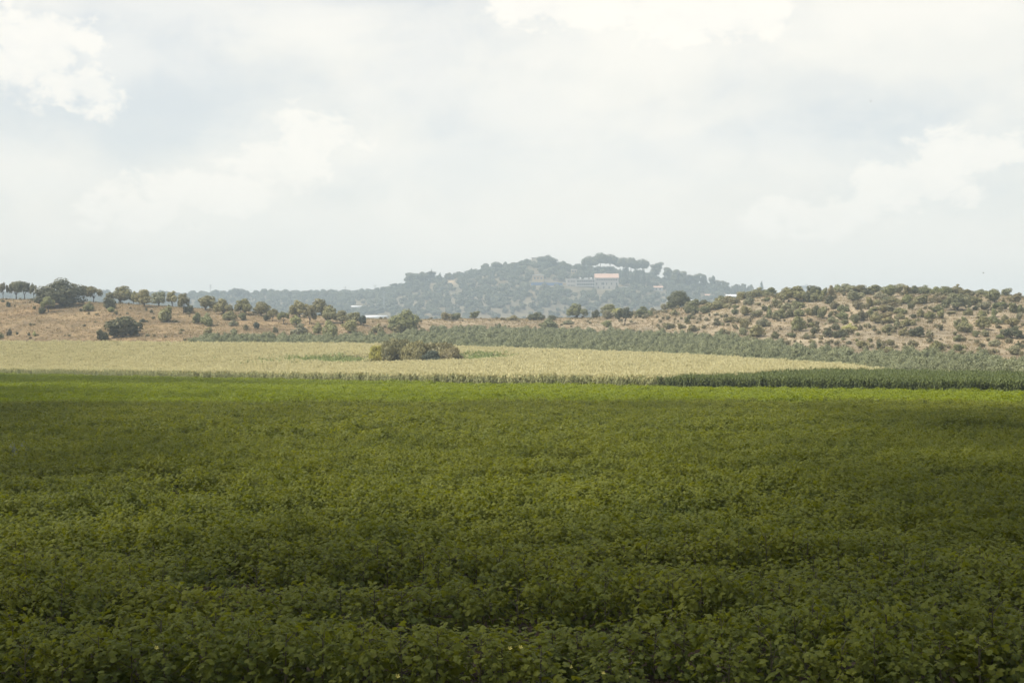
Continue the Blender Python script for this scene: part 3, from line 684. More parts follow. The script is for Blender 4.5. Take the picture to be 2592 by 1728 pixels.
for a in [
    (106, 794, 20, 17, 'dark', 'dark shrub at the foot of the small tree under the huge rounded tree'),
    (221, 789, 29, 26, 'green', 'rounded shrub below the right side of the huge rounded tree'),
    (274, 783, 40, 31, 'dark', 'wide dark shrub just below the crest beside bright dry grass'),
    (281, 790, 21, 13, 'light', 'pale low shrub under the wide dark shrub'),
    (294, 798, 12, 12, 'olive', 'little shrub right below the pale low shrub'),
    (477, 794, 26, 20, 'dark', 'dark low shrub beside the thin straight trunk'),
    (421, 815, 43, 39, 'light', 'light green bushy shrub alone on the open slope'),
    (500, 820, 30, 30, 'green', 'left half of the double shrub on the open slope'),
    (522, 826, 38, 32, 'green', 'right half of the double shrub on the open slope'),
    (577, 812, 35, 26, 'green', 'green shrub at the foot of the left grove'),
    (611, 811, 24, 19, 'green', 'small leafy shrub right of the green shrub at the grove foot'),
    (591, 826, 23, 16, 'grey', 'small grey shrub, upper of three in a column'),
    (622, 836, 17, 14, 'grey', 'small grey shrub, rightmost of three near the young grove'),
    (593, 847, 21, 17, 'grey', 'small grey shrub, lowest of three in a column'),
    (528, 857, 24, 30, 'olive', 'thin brownish shrub at the left tip of the young grove'),
    (305, 857, 94, 53, 'dark', 'large dark domed bush at the bottom of the left slope'),
    (253, 863, 37, 28, 'dark', 'round dark bush at the left foot of the large domed bush'),
    (22, 851, 14, 19, 'dark', 'upright dark tuft near the left edge above the maize'),
    (86, 852, 12, 13, 'light', 'fresh green tuft above the maize at far left'),
    (72, 850, 8, 8, 'dark', 'tiny dark tuft left of the fresh green tuft'),
    (43, 847, 8, 7, 'dark', 'tiny dark tuft right of the upright dark tuft'),
    (3, 858, 12, 15, 'green', 'green tuft cut by the left edge of the picture'),
    (20, 778, 13, 14, 'dark', 'dark shrublet below the skyline trees at far left'),
    (5, 765, 11, 7, 'dark', 'low dark shrublet at the left edge under the skyline trees'),
    (87, 784, 10, 10, 'olive', 'olive shrublet left of the small round-headed tree'),
    (204, 789, 8, 8, 'dark', 'tiny shrub at the lower right of the huge rounded tree'),
    (246, 798, 11, 5, 'olive', 'flat low shrub on bright dry grass'),
    (362, 817, 19, 10, 'dark', 'flat dark shrub in the middle of the left slope'),
    (370, 787, 7, 9, 'dark', 'tiny upright shrub, left of a pair below the crest'),
    (382, 792, 9, 9, 'dark', 'tiny rounded shrub, right of a pair below the crest'),
    (444, 816, 13, 7, 'brown', 'small brown shrub right of the light green bushy shrub'),
    (373, 851, 13, 7, 'olive', 'small olive shrub right of the large domed bush'),
    (460, 838, 15, 6, 'olive', 'flat olive shrub on the lower open slope'),
    (751, 823, 34, 23, 'light', 'pale rounded shrub in front of the left grove'),
    (672, 813, 24, 16, 'dark', 'dark shrub between trunks of the left grove'),
    (648, 833, 17, 18, 'blue', 'small dark egg shaped shrub below the left grove'),
    (695, 843, 18, 17, 'grey', 'small shrub on the upper edge of the young grove'),
    (756, 860, 44, 40, 'grey', 'big pale grey-green shrub at the edge of the straw field'),
    (804, 844, 32, 29, 'green', 'leafy shrub left of a larger twin on the grove edge'),
    (836, 858, 44, 44, 'green', 'large leafy shrub rising from the young grove'),
    (882, 843, 42, 32, 'light', 'bright topped shrub with dark base left of the lone spreading tree'),
    (953, 844, 35, 22, 'olive', 'low shrub between bright topped shrub and lone spreading tree'),
    (1010, 844, 32, 22, 'olive', 'low shrub at the foot of the lone spreading tree')]:
    plant('shrub', 'shrub', *a[:5], a[5], 'shrub', sg, parts=a[2] > 18)
plant('bigtree', 'round_tree', 1025, 843, 86, 58, 'green', 'lone spreading tree with dark right side behind the young grove', 'tree', 'trees in the middle of the valley')

# ------------------------------------------------------------------ middle strip and its crest
mg = 'shrubs on the middle strip of dry grass'
for a in [
    ('shrub', 1126, 811, 33, 21, 'brown', 'brownish rounded bush, left of a touching pair before the far hill'),
    ('shrub', 1155, 811, 27, 20, 'green', 'green rounded bush, right of a touching pair before the far hill'),
    ('pine', 1201, 811, 28, 22, 'green', 'small conical dark bush alone on the strip of dry grass'),
    ('shrub', 1271, 811, 10, 8, 'olive', 'tiny bush right of the conical dark bush'),
    ('shrub', 1300, 812, 40, 15, 'olive', 'long low olive hedge bush on the strip crest'),
    ('shrub', 1355, 811, 46, 21, 'dark', 'dark low bush on the strip crest under the blue netting'),
    ('shrub', 1400, 810, 36, 13, 'dark', 'flat dark bush left of the tall light bush on the strip crest'),
    ('bushtree', 1461, 806, 58, 36, 'green', 'tall rounded green bush below the stone building'),
    ('shrub', 1510, 806, 22, 21, 'dark', 'narrow dark bush right of the tall rounded green bush'),
    ('bushtree', 1545, 796, 46, 26, 'green', 'dark green tree top standing behind the strip bushes'),
    ('shrub', 1538, 808, 38, 22, 'grey', 'grey-green bush left of the yellowish bush'),
    ('shrub', 1564, 803, 30, 22, 'yellow', 'yellowish round bush behind the lollipop tree'),
    ('shrub', 1594, 799, 28, 12, 'dark', 'flat dark bush right behind the lollipop tree'),
    ('shrub', 1632, 803, 44, 27, 'green', 'broad green bush right of the lollipop tree'),
    ('shrub', 1390, 833, 68, 26, 'green', 'wide sunlit leafy bush at the upper edge of the young grove'),
    ('shrub', 1437, 822, 27, 12, 'grey', 'small grey bush right of the wide sunlit leafy bush'),
    ('shrub', 1535, 829, 31, 18, 'green', 'low dark bush left of the lollipop tree'),
    ('shrub', 1239, 812, 9, 5, 'olive', 'tiny flat bush on the strip of dry grass')]:
    plant(a[0], 'bush', *a[1:6], a[6], 'bush', mg, parts=a[3] > 18)
plant('tree', 'round_tree', 1582, 824, 48, 43, 'dark', 'lollipop shaped tree with bare trunk alone on dry grass', 'tree', 'trees in the middle of the valley')
plant('bigtree', 'round_tree', 1717, 776, 60, 42, 'dark', 'large dark rounded tree on the left shoulder of the right hill', 'tree', 'trees in the middle of the valley')

# ------------------------------------------------------------------ right hill: every shrub in the survey (centre, foot, width, height in crop units)
CROP_A = (1640, 710, 7.35, [(310,525,170,80),(510,500,240,90),(510,665,130,110),(870,520,240,130),(840,630,180,150),(730,600,150,160),(1040,620,200,120),(1040,455,200,80),
    (1300,540,340,170),(1560,440,230,130),(1380,360,260,70),(1150,665,50,50),(1280,650,110,50),(1360,700,60,60),(620,725,50,40),(720,810,140,110),(790,720,110,90),(390,905,240,110),
    (590,910,140,100),(860,960,180,110),(1310,850,180,100),(1400,840,60,50),(1540,780,240,110),(1640,630,140,100),(1620,520,130,60),(1810,660,220,160),(1900,470,180,140),(1800,320,250,90),
    (2050,270,330,120),(2070,470,110,50),(2060,690,250,140),(2180,580,200,100),(2260,700,90,110),(2230,400,110,70),(1820,900,230,170),(2150,870,240,180),(1790,1020,180,130),(2060,1060,280,200),
    (1380,1000,150,100),(1870,1070,100,60),(1510,970,60,25)])
CROP_B = (1940, 710, 7.35, [(180,510,180,140),(280,370,170,130),(100,270,230,120),(380,240,120,90),(600,400,400,240),(760,410,160,160),(930,400,200,170),(900,290,260,160),(1100,300,130,130),
    (1200,450,140,140),(1220,300,120,160),(1340,220,220,120),(1300,530,190,120),(1550,230,250,140),(1640,390,260,160),(1750,220,240,110),(1900,270,200,100),(1920,490,150,150),(2060,220,260,120),
    (2150,350,200,110),(2080,450,200,80),(2230,440,180,110),(2300,220,160,110),(2050,560,180,60),(2200,600,220,130),(250,720,260,170),(60,700,100,180),(450,680,130,130),(610,680,180,150),
    (600,520,220,110),(410,560,180,120),(780,640,150,110),(860,660,130,110),(1060,720,190,220),(940,680,150,180),(1210,690,110,110),(1250,800,170,110),(1450,820,170,80),(1430,730,230,160),
    (1450,590,200,120),(1640,810,170,160),(1790,760,220,220),(1700,540,200,130),(2040,800,230,200),(2160,830,90,90),(2280,750,180,150),(1950,680,150,130),(620,960,250,260),(840,880,130,90),
    (890,1020,100,130),(750,1100,160,110),(860,1170,120,70),(1290,920,200,120),(1180,1060,200,160),(1370,1070,210,140),(1550,940,280,120),(1760,930,110,90),(2010,940,120,60),(2260,970,190,140),
    (1200,1165,110,65),(1550,1190,110,60),(1700,1030,90,60),(1690,1140,60,50),(1930,1150,100,70),(1780,1260,280,120),(2090,1290,130,140),(2290,1180,120,80),(1440,1110,90,50),(160,1090,160,120),
    (470,1060,170,80),(480,1000,50,70),(370,1200,90,60),(640,1160,40,40),(1110,820,60,30),(1100,920,70,40),(2290,1330,150,90)])
CROP_C = (2240, 710, 6.68, [(250,220,170,130),(110,280,220,170),(370,240,150,130),(520,240,150,130),(690,230,220,120),(440,310,130,70),(670,400,240,140),(840,360,120,100),(960,380,160,100),
    (920,240,170,110),(1070,230,210,110),(1220,230,180,140),(1400,260,200,90),(1620,240,200,80),(1020,470,110,120),(1250,520,320,230),(1560,420,250,130),(1870,370,240,170),(2080,270,160,110),
    (2260,370,200,120),(140,400,240,110),(400,400,160,130),(470,500,110,130),(160,450,140,70),(90,530,200,90),(290,570,180,100),(270,660,170,100),(480,640,140,70),(620,630,140,130),(790,650,220,120),
    (910,540,180,110),(970,650,140,130),(1150,570,170,40),(1420,600,130,120),(1550,500,90,60),(1720,500,220,120),(1650,640,180,120),(1870,620,130,130),(1960,490,190,100),(2180,550,180,150),
    (2310,560,100,130),(420,770,240,130),(560,690,80,40),(90,720,220,100),(210,790,100,110),(80,880,170,130),(320,940,150,120),(590,960,230,170),(730,955,80,60),(1340,730,130,110),(1210,800,140,110),
    (1370,880,300,180),(1560,960,130,100),(1690,950,130,110),(1690,840,260,200),(1920,740,180,90),(1820,700,140,100),(2050,700,140,100),(2200,790,260,140),(2290,700,120,150),(2170,990,360,190),
    (1950,990,140,70),(1940,810,80,40),(1260,1040,160,100),(1200,930,70,60),(1250,1195,220,100),(1330,1250,110,60),(1460,1280,170,80),(1600,1180,70,60),(1720,1280,110,110),(1850,1125,160,110),
    (2190,1260,260,140),(2290,1160,150,120),(2330,1270,80,70),(930,1220,300,170),(780,1040,110,60),(90,1100,160,90),(80,1210,150,80),(740,1200,150,80),(710,785,60,20),(390,805,60,25),(1450,1020,60,25)])
ONES = ['', 'first', 'second', 'third', 'fourth', 'fifth', 'sixth', 'seventh', 'eighth', 'ninth', 'tenth', 'eleventh', 'twelfth', 'thirteenth', 'fourteenth', 'fifteenth', 'sixteenth', 'seventeenth', 'eighteenth', 'nineteenth']
TENS = ['', '', 'twent', 'thirt', 'fort', 'fift']
def ordinal(n):
    if n < 20: return ONES[n]
    return TENS[n // 10] + ('ieth' if n % 10 == 0 else 'y-' + ONES[n % 10])
def right_hill():
    items = []
    for ox, oy, s, lst in (CROP_A, CROP_B, CROP_C):
        for cx, cyy, ww, hh in lst: items.append([ox + cx / s, oy + cyy / s, ww / s, hh / s])
    bands = {}
    r = random.Random(77)
    for it in items:
        px, py, ww, hh = it
        top = float(pchip(D_X, D_P, px)); bot = float(pchip(AX, C_P, px)); f = (py - top) / max(20, bot - top)
        b = 0 if f < 0.10 else 1 if f < 0.32 else 2 if f < 0.55 else 3 if f < 0.80 else 4
        bands.setdefault(b, []).append(it)
    bn = ['along the crest', 'just below the crest', 'across the middle', 'across the lower half', 'along the foot']
    for b, lst in bands.items():
        lst.sort()
        for k, (px, py, ww, hh) in enumerate(lst):
            size = 'tiny' if ww < 12 else 'small' if ww < 20 else 'rounded' if ww < 32 else 'large'
            hue = r.choices(['green', 'olive', 'grey', 'dark', 'brown'], [34, 34, 14, 12, 6])[0]
            word = {'green': 'green', 'olive': 'olive', 'grey': 'grey-green', 'dark': 'dark green', 'brown': 'brownish'}[hue]
            lab = f'{size} {word} shrub, {ordinal(k + 1)} from left {bn[b]} of right hill'
            if abs(px - 2151) < 1 and abs(py - 838) < 1: hue = 'yellow'; lab = 'pale yellow flowering bush in the middle of the right hill'
            if abs(px - 2551) < 1.5 and py < 755: hue = 'grey'; lab = 'small open-crowned shrub with sky around it on the crest of the right hill'
            if abs(px - 2024) < 1 and abs(py - 840.6) < 1: hue = 'green'; lab = 'largest round green shrub alone on the bare middle slope of the right hill'
            plant('shrub' if ww < 36 else 'bushtree' if hh > 28 else 'shrub', 'shrub', px, py, ww * (1.3 if b < 2 else 1.12), hh * (1.22 if b < 2 else 1.12), hue, lab, 'shrub', 'shrubs on the right hill', parts=ww > 22)
right_hill()

# ------------------------------------------------------------------ young grove (grey-green band)
def grove():
    X, Y = grid_pts(-130, 130, 185, 540, 2.5)
    def band(px, y, K):
        f = np.clip((px - 470) / 60, 0, 1)
        return (px > 470) & (y > K[:, 3] + 1.5) & (y < K[:, 3] + 1.5 + (K[:, 4] - K[:, 3]) * f * (0.97 + 0.12 * hnoise(px, y, 60, 41)))
    x, y, px, K = zone_filter(X, Y, band)
    z = terrain(x, y); n = len(x)
    keep = rng.random(n) > 0.06
    x, y, z, px, K = x[keep], y[keep], z[keep], px[keep], K[keep]; n = len(x)
    h = 2.25 * (1 + 0.22 * rng.normal(size=n) + 0.16 * hnoise(x, y, 18, 42)); ww = rng.uniform(1.7, 3.2, n)
    big = np.argsort(y - 0.25 * (y - K[:, 3]) * 0 )            # nearest first
    inview = (px[big] > -5) & (px[big] < 2600); ind = big[inview][:300]
    pm = [crown_mesh('grove_foliage', dome_lobes(random.Random(k), 8, z0=0.15, top=1.0), 1000, 0.046, 400 + k, M['grove'], aspect=1.4, upright=0.25) for k in range(5)]
    for k, i in enumerate(ind):
        o = obj('grove_shrub', pm[k % 5], loc=(x[i], y[i], z[i] - 0.05)); o.scale = (ww[i], ww[i], max(1.2, h[i])); o.rotation_euler = (0, 0, random.uniform(0, 6.28))
        tag(o, 'grey-green grove shrub in the rows nearest the straw field at right', 'shrub', 'nearest shrubs of the young grove')
    rest = np.setdiff1d(np.arange(n), ind)
    scatter('grove_shrubs', 'band of young grey-green grove shrubs behind the straw field', np.stack([x, y, z - 0.05], -1)[rest], rz(len(rest)), np.stack([ww, ww, np.maximum(1.2, h)], -1)[rest], rng.integers(0, 5, len(rest)), pm, 'grove')
grove()

# ------------------------------------------------------------------ dry grass on the slopes
def grass():
    def tuft(seed, n=16, lean=0.35):
        r = random.Random(seed); V = []; Fc = []; T = []
        for k in range(n):
            x, y = r.uniform(-.5, .5), r.uniform(-.5, .5); a = r.uniform(0, 6.28); l = r.uniform(0.5, 1); c, s = math.cos(a), math.sin(a); b = len(V)
            V += [(x - s * .05, y + c * .05, 0), (x + s * .05, y - c * .05, 0), (x + c * lean * l, y + s * lean * l, l)]; Fc.append((b, b + 1, b + 2)); T += [r.random()] * 3
        return mesh_from('grass_tuft', V, Fc, M['grass'], T)
    pm = [tuft(k) for k in range(4)]
    X, Y = grid_pts(-260, 230, 200, 640, 1.35)
    def slope(px, y, K): 
        g0 = np.where(px > 470, K[:, 4], K[:, 3])
        return (y > g0 + 0.5) & (y < K[:, 5] + 6)
    x, y, px, K = zone_filter(X, Y, slope)
    k = rng.random(len(x)) < 0.50 + 0.45 * hnoise(x, y, 16, 51); x, y = x[k], y[k]; n = len(x)
    s = rng.uniform(0.7, 1.5, n)
    scatter('dry_grass', 'tufts of dry straw coloured grass on the slopes', np.stack([x, y, terrain(x, y) - 0.03], -1), rz(n), np.stack([s, s, rng.uniform(0.3, 0.75, n)], -1), rng.integers(0, 4, n), pm, 'grass')
    # scattered low shrublets and thistles
    pm2 = [crown_mesh('shrublet', dome_lobes(random.Random(k), 4, z0=0.15), 160, 0.13, 500 + k, M['shrublet']) for k in range(3)]
    k = rng.random(n) < np.where(x > 40, 0.075, 0.022) * (1 + 0.8 * hnoise(x, y, 30, 55)); m = int(k.sum()); s = rng.uniform(0.5, 1.5, m) * np.where(x[k] > 40, rng.uniform(0.8, 1.9, m), 1.0)
    scatter('shrublets', 'scattered low dry shrublets dotted over the slopes', np.stack([x[k], y[k], terrain(x[k], y[k]) - 0.03], -1), rz(m), np.stack([s, s, s * 0.7], -1), rng.integers(0, 3, m), pm2, 'shrublets')
grass()

# ------------------------------------------------------------------ far hill: buildings
def frame_at(px, py, zone='far'):
    x, y, z, mpp, real = place(px, py, zone); return x, y, z, mpp
def window(parent, x, z, ww, hh, y=0.0, name='window'):
    ww *= 1.7; hh *= 1.7; m = MB(); t = 0.22
    m.box(x - ww / 2 - t, x + ww / 2 + t, y - 0.10, y + 0.02, z - hh / 2 - t, z - hh / 2).box(x - ww / 2 - t, x + ww / 2 + t, y - 0.10, y + 0.02, z + hh / 2, z + hh / 2 + t)
    m.box(x - ww / 2 - t, x - ww / 2, y - 0.09, y + 0.02, z - hh / 2, z + hh / 2).box(x + ww / 2, x + ww / 2 + t, y - 0.09, y + 0.02, z - hh / 2, z + hh / 2)
    o = m.build(name, M['plaster'], parent)
    MB().box(x - ww / 2, x + ww / 2, y - 0.03, y + 0.01, z - hh / 2, z + hh / 2).build('pane', M['pane'], o)
    return o
def monastery():
    x, y, z, k = frame_at(1536, 733)
    e = empty('stone_building', (x, y, z)); tag(e, 'large stone building with red tiled roof on the far hill', 'building')
    W = 60 * k; H = 29 * k; D = 18.0; x0, x1 = -W / 2, W / 2
    MB().box(x0, x1, 0, D, -4, H).build('wall', M['stone'], e)
    MB().box(x0 - 0.15, x1 + 0.15, -0.2, -0.003, H * 0.66, H * 0.66 + 0.25).build('string_course', M['plaster'], e)
    rh = 11.5 * k; m = MB(); m.prism([(-0.7, H - 0.05), (D / 2, H + rh), (D + 0.7, H - 0.05), (D + 0.7, H + 0.2), (D / 2, H + rh + 0.28), (-0.7, H + 0.2)][:3] + [(D + 0.7, H + 0.22), (D / 2, H + rh + 0.28), (-0.7, H + 0.22)], x0 - 0.5, x1 + 0.5)
    rf = m.build('roof', M['tile'], e)
    for j in range(26):      # tile ridges running down the slope
        xx = x0 - 0.4 + (W + 0.8) * j / 25
        MB().prism([(-0.72, H + 0.23), (D / 2, H + rh + 0.29), (D / 2, H + rh + 0.39), (-0.72, H + 0.33)], xx - 0.08, xx + 0.08).build('tile_ridge', M['tile'], rf)
    MB().box(-W * 0.08, -W * 0.03, D / 2 + 0.3, D / 2 + 1.3, H + rh * 0.7, H + rh + 2.2).build('chimney', M['plaster'], rf)
    for f in (0.07, 0.30, 0.36, 0.49, 0.70, 0.91): window(e, x0 + W * f, H * 0.50, 0.95, 1.7)
    for f in (0.14, 0.37, 0.60): window(e, x0 + W * f, H * 0.17, 0.95, 1.7)
    for j in range(9): window(e, x0 + W * (0.10 + 0.10 * j), H * 0.86, 1.2, 1.0)
    # flat-roofed terrace wing
    xw, yw, zw = x0 - 47 * k, 0, 0
    e2 = empty('terrace_wing', (x - W / 2 - 23.5 * k, y + 0.6, z)); tag(e2, 'pale flat-roofed terraced wing with long balconies left of the red roof', 'building')
    W2 = 46.5 * k; H2 = 26 * k
    MB().box(-W2 / 2, W2 / 2 - 0.02, 0, 16, -4, H2).build('wall', M['plaster'], e2)
    for f in (0.36, 0.68, 1.0):
        MB().box(-W2 / 2 - 0.2, W2 / 2 - 0.05, -2.2, -0.003, H2 * f - 1.1, H2 * f + 0.1).build('balcony', M['plaster'], e2)
    for row, zf in enumerate((0.20, 0.50, 0.82)):
        for j in range(8): window(e2, -W2 / 2 + W2 * (0.08 + 0.12 * j), H2 * zf, 1.2, 1.5)
    for j, xx in enumerate((-0.28, -0.02, 0.08, 0.3)):
        m = MB(); m.tube([(W2 * xx - 1.1, 3, H2 + 1.3), (W2 * xx + 1.1, 3, H2 + 1.3)], [0.8, 0.8], 10); m.box(W2 * xx - 0.5, W2 * xx + 0.5, 2.7, 3.3, H2 + 0.02, H2 + 0.5)
        m.build('water_tank', M['white'], e2)
    e3 = empty('end_block', (x - W / 2 - 60 * k, y + 1.5, z + 0.5)); tag(e3, 'plain grey flat-roofed block at the left end of the terraced wing', 'building')
    W3 = 25 * k; H3 = 26.5 * k
    MB().box(-W3 / 2, W3 / 2 - 0.1, 0, 15, -4, H3).build('wall', M['stone'], e3); MB().box(-W3 / 2 - 0.15, W3 / 2 - 0.12, -0.2, 15.2, H3 + 0.003, H3 + 0.4).build('parapet', M['plaster'], e3)
    for zf in (0.36, 0.75):
        for xf in (-0.25, 0.05, 0.3): window(e3, W3 * xf, H3 * zf, 1.5, 0.9)
    e4 = empty('annex', (x - W / 2 - 76 * k, y + 2.5, z + 1)); tag(e4, 'small low cream annex left of the grey block', 'building')
    MB().box(-6.5 * k, 3.3 * k, 0, 6, -4, 15 * k).build('wall', M['ochre'], e4); MB().box(-6.9 * k, 3.25 * k, -0.3, 6.2, 15 * k + 0.003, 15 * k + 0.35).build('roof', M['white'], e4); window(e4, -1.5 * k, 8 * k, 1.0, 1.2)
monastery()
def house(name, px, py, wpx, hpx, rpx, wall, roof, label, nwin=2, depth=6.0, cat='house', zone='far', flat=False, back=0.0):
    x, y, z, k = frame_at(px, py, zone); y += back; e = empty(name, (x, y, z)); tag(e, label, cat)
    W, H, R = wpx * k, hpx * k, rpx * k
    MB().box(-W / 2, W / 2, 0, depth, -5, H).build('wall', wall, e)
    if flat: MB().box(-W / 2 - 0.3, W / 2 + 0.3, -0.3, depth + 0.3, H + 0.003, H + max(R, 0.3)).build('roof', roof, e)
    else: MB().prism([(-0.5, H), (depth / 2, H + R), (depth + 0.5, H), (depth + 0.5, H + 0.2), (depth / 2, H + R + 0.22), (-0.5, H + 0.2)], -W / 2 - 0.4, W / 2 + 0.4).build('roof', roof, e)
    for j in range(nwin): window(e, -W / 2 + W * (j + 0.7) / (nwin + 0.4), H * 0.55, min(1.1, W / nwin * .28), min(1.5, H * .28))
    return e
house('hilltop_building', 1372, 672, 52, 22, 1, M['cream'], M['plaster'], 'cream flat-roofed building on the very top of the far hill', 5, 9, 'building', flat=True, back=26)
house('ochre_house', 1362, 713, 28, 15, 2, M['ochre'], M['plaster'], 'ochre house half hidden among trees left of the terraced wing', 3, 7, 'house', flat=True)
house('small_house', 1666, 736, 24, 8, 4, M['plaster'], M['tile'], 'small pale house with pinkish roof right of the cypresses', 2, 6)
house('wall_house', 1453, 692, 15, 9, 1.2, M['ochre'], M['white'], 'little cream house above the terraced wing near the hilltop', 2, 5, flat=True)
house('shed', 1853, 757, 30, 7, 5, M['ochre'], M['white'], 'white roofed farm shed behind the left shoulder of the right hill', 2, 8, 'shed')
house('shed', 1796, 756, 22, 7, 4, M['plaster'], M['tile'], 'low tile-roofed house right of the large dark rounded tree', 2, 7, 'house')
house('shed', 1759, 768, 20, 6, 3, M['plaster'], M['white'], 'small white roof just right of the large dark rounded tree', 1, 6, 'shed')
house('retaining_wall', 1580, 730, 26, 3, 1, M['plaster'], M['white'], 'low white wall below the cypresses right of the red roof', 1, 1.5, 'wall', flat=True)
house('retaining_wall', 1658, 722, 22, 8, 0.8, M['ochre'], M['plaster'], 'ochre terrace wall above the small pale house', 1, 2, 'wall', flat=True)
def blue_net():
    a = frame_at(1344, 724); b = frame_at(1424, 724); e = empty('netting_fence', (a[0], a[1], a[2])); tag(e, 'long blue netting fence left of the terraced wing', 'fence')
    dx, dy, dz = b[0] - a[0], b[1] - a[1], b[2] - a[2]; n = 9
    for j in range(n + 1):
        f = j / n; xx, yy = dx * f, dy * f; zz = tz(a[0] + xx, a[1] + yy) - a[2]
        MB().tube([(xx, yy, zz - .5), (xx, yy, zz + 4.4)], [0.1, 0.1], 6).build('post', M['steel'], e)
        if j < n:
            f2 = (j + 1) / n; x2, y2 = dx * f2, dy * f2; z2 = tz(a[0] + x2, a[1] + y2) - a[2]
            m = MB(); m.V = [(xx, yy - .08, zz + .2), (x2, y2 - .08, z2 + .2), (x2, y2 - .08, z2 + 4.1), (xx, yy - .08, zz + 4.1), (xx, yy - .05, zz + .2), (x2, y2 - .05, z2 + .2), (x2, y2 - .05, z2 + 4.1), (xx, yy - .05, zz + 4.1)]
            m.F = [(0, 1, 2, 3), (5, 4, 7, 6), (0, 4, 5, 1), (3, 2, 6, 7), (0, 3, 7, 4), (1, 5, 6, 2)]; m.build('net_panel', M['blue'], e)
blue_net()
def greenhouse(px0, px1, py, hpx, zone, label, tilt=0.0):
    a = frame_at((px0 + px1) / 2, py, zone); W = (px1 - px0) * a[3]; H = hpx * a[3]
    e = empty('greenhouse', (a[0], a[1], a[2]), tilt); tag(e, label, 'greenhouse')
    arc = [(7 - 7 * math.cos(t), max(0.6 * H, 0.3) + 0.45 * H * math.sin(t)) for t in np.linspace(0, math.pi, 9)]
    MB().prism([(14, 0), (0, 0)] + arc, -W / 2, W / 2).build('film_tunnel', M['film'], e, True)
    for j in range(7):
        xx = -W / 2 + W * j / 6; MB().prism([(q[0], q[1] + 0.02) for q in arc] + [(q[0], q[1] + 0.12) for q in arc[::-1]], xx - 0.06, xx + 0.06).build('hoop', M['steel'], e)
    MB().box(-W / 2, W / 2, -0.12, -0.01, -1.5, 0.5).build('base_wall', M['plaster'], e)
greenhouse(921, 981, 806, 8, 'far', 'long white greenhouse roof left of the lone spreading tree')
greenhouse(887, 922, 779, 5, 'far', 'short white greenhouse roof on the slope above the longer one', 0.25)
def far_block():
    Y = 3300.0; X = (2036 - CX) / F * Y; z0 = tz(X, Y); zt = CAMZ + Y * (HY - 719) / F; e = empty('distant_building', (X, Y, z0)); tag(e, 'pale hazy building block just above the right hill', 'building')
    k = Y / F; MB().box(-9 * k, 9 * k, 0, 12, -2, zt - z0 - 3 * k).build('wall', M['plaster'], e); MB().box(1 * k, 9 * k, 0.1, 11.9, zt - z0 - 3 * k + 0.003, zt - z0).build('upper_block', M['white'], e)
    for j in range(4): window(e, (-6 + 4 * j) * k, zt - z0 - 8 * k, 1.6, 1.8)
far_block()

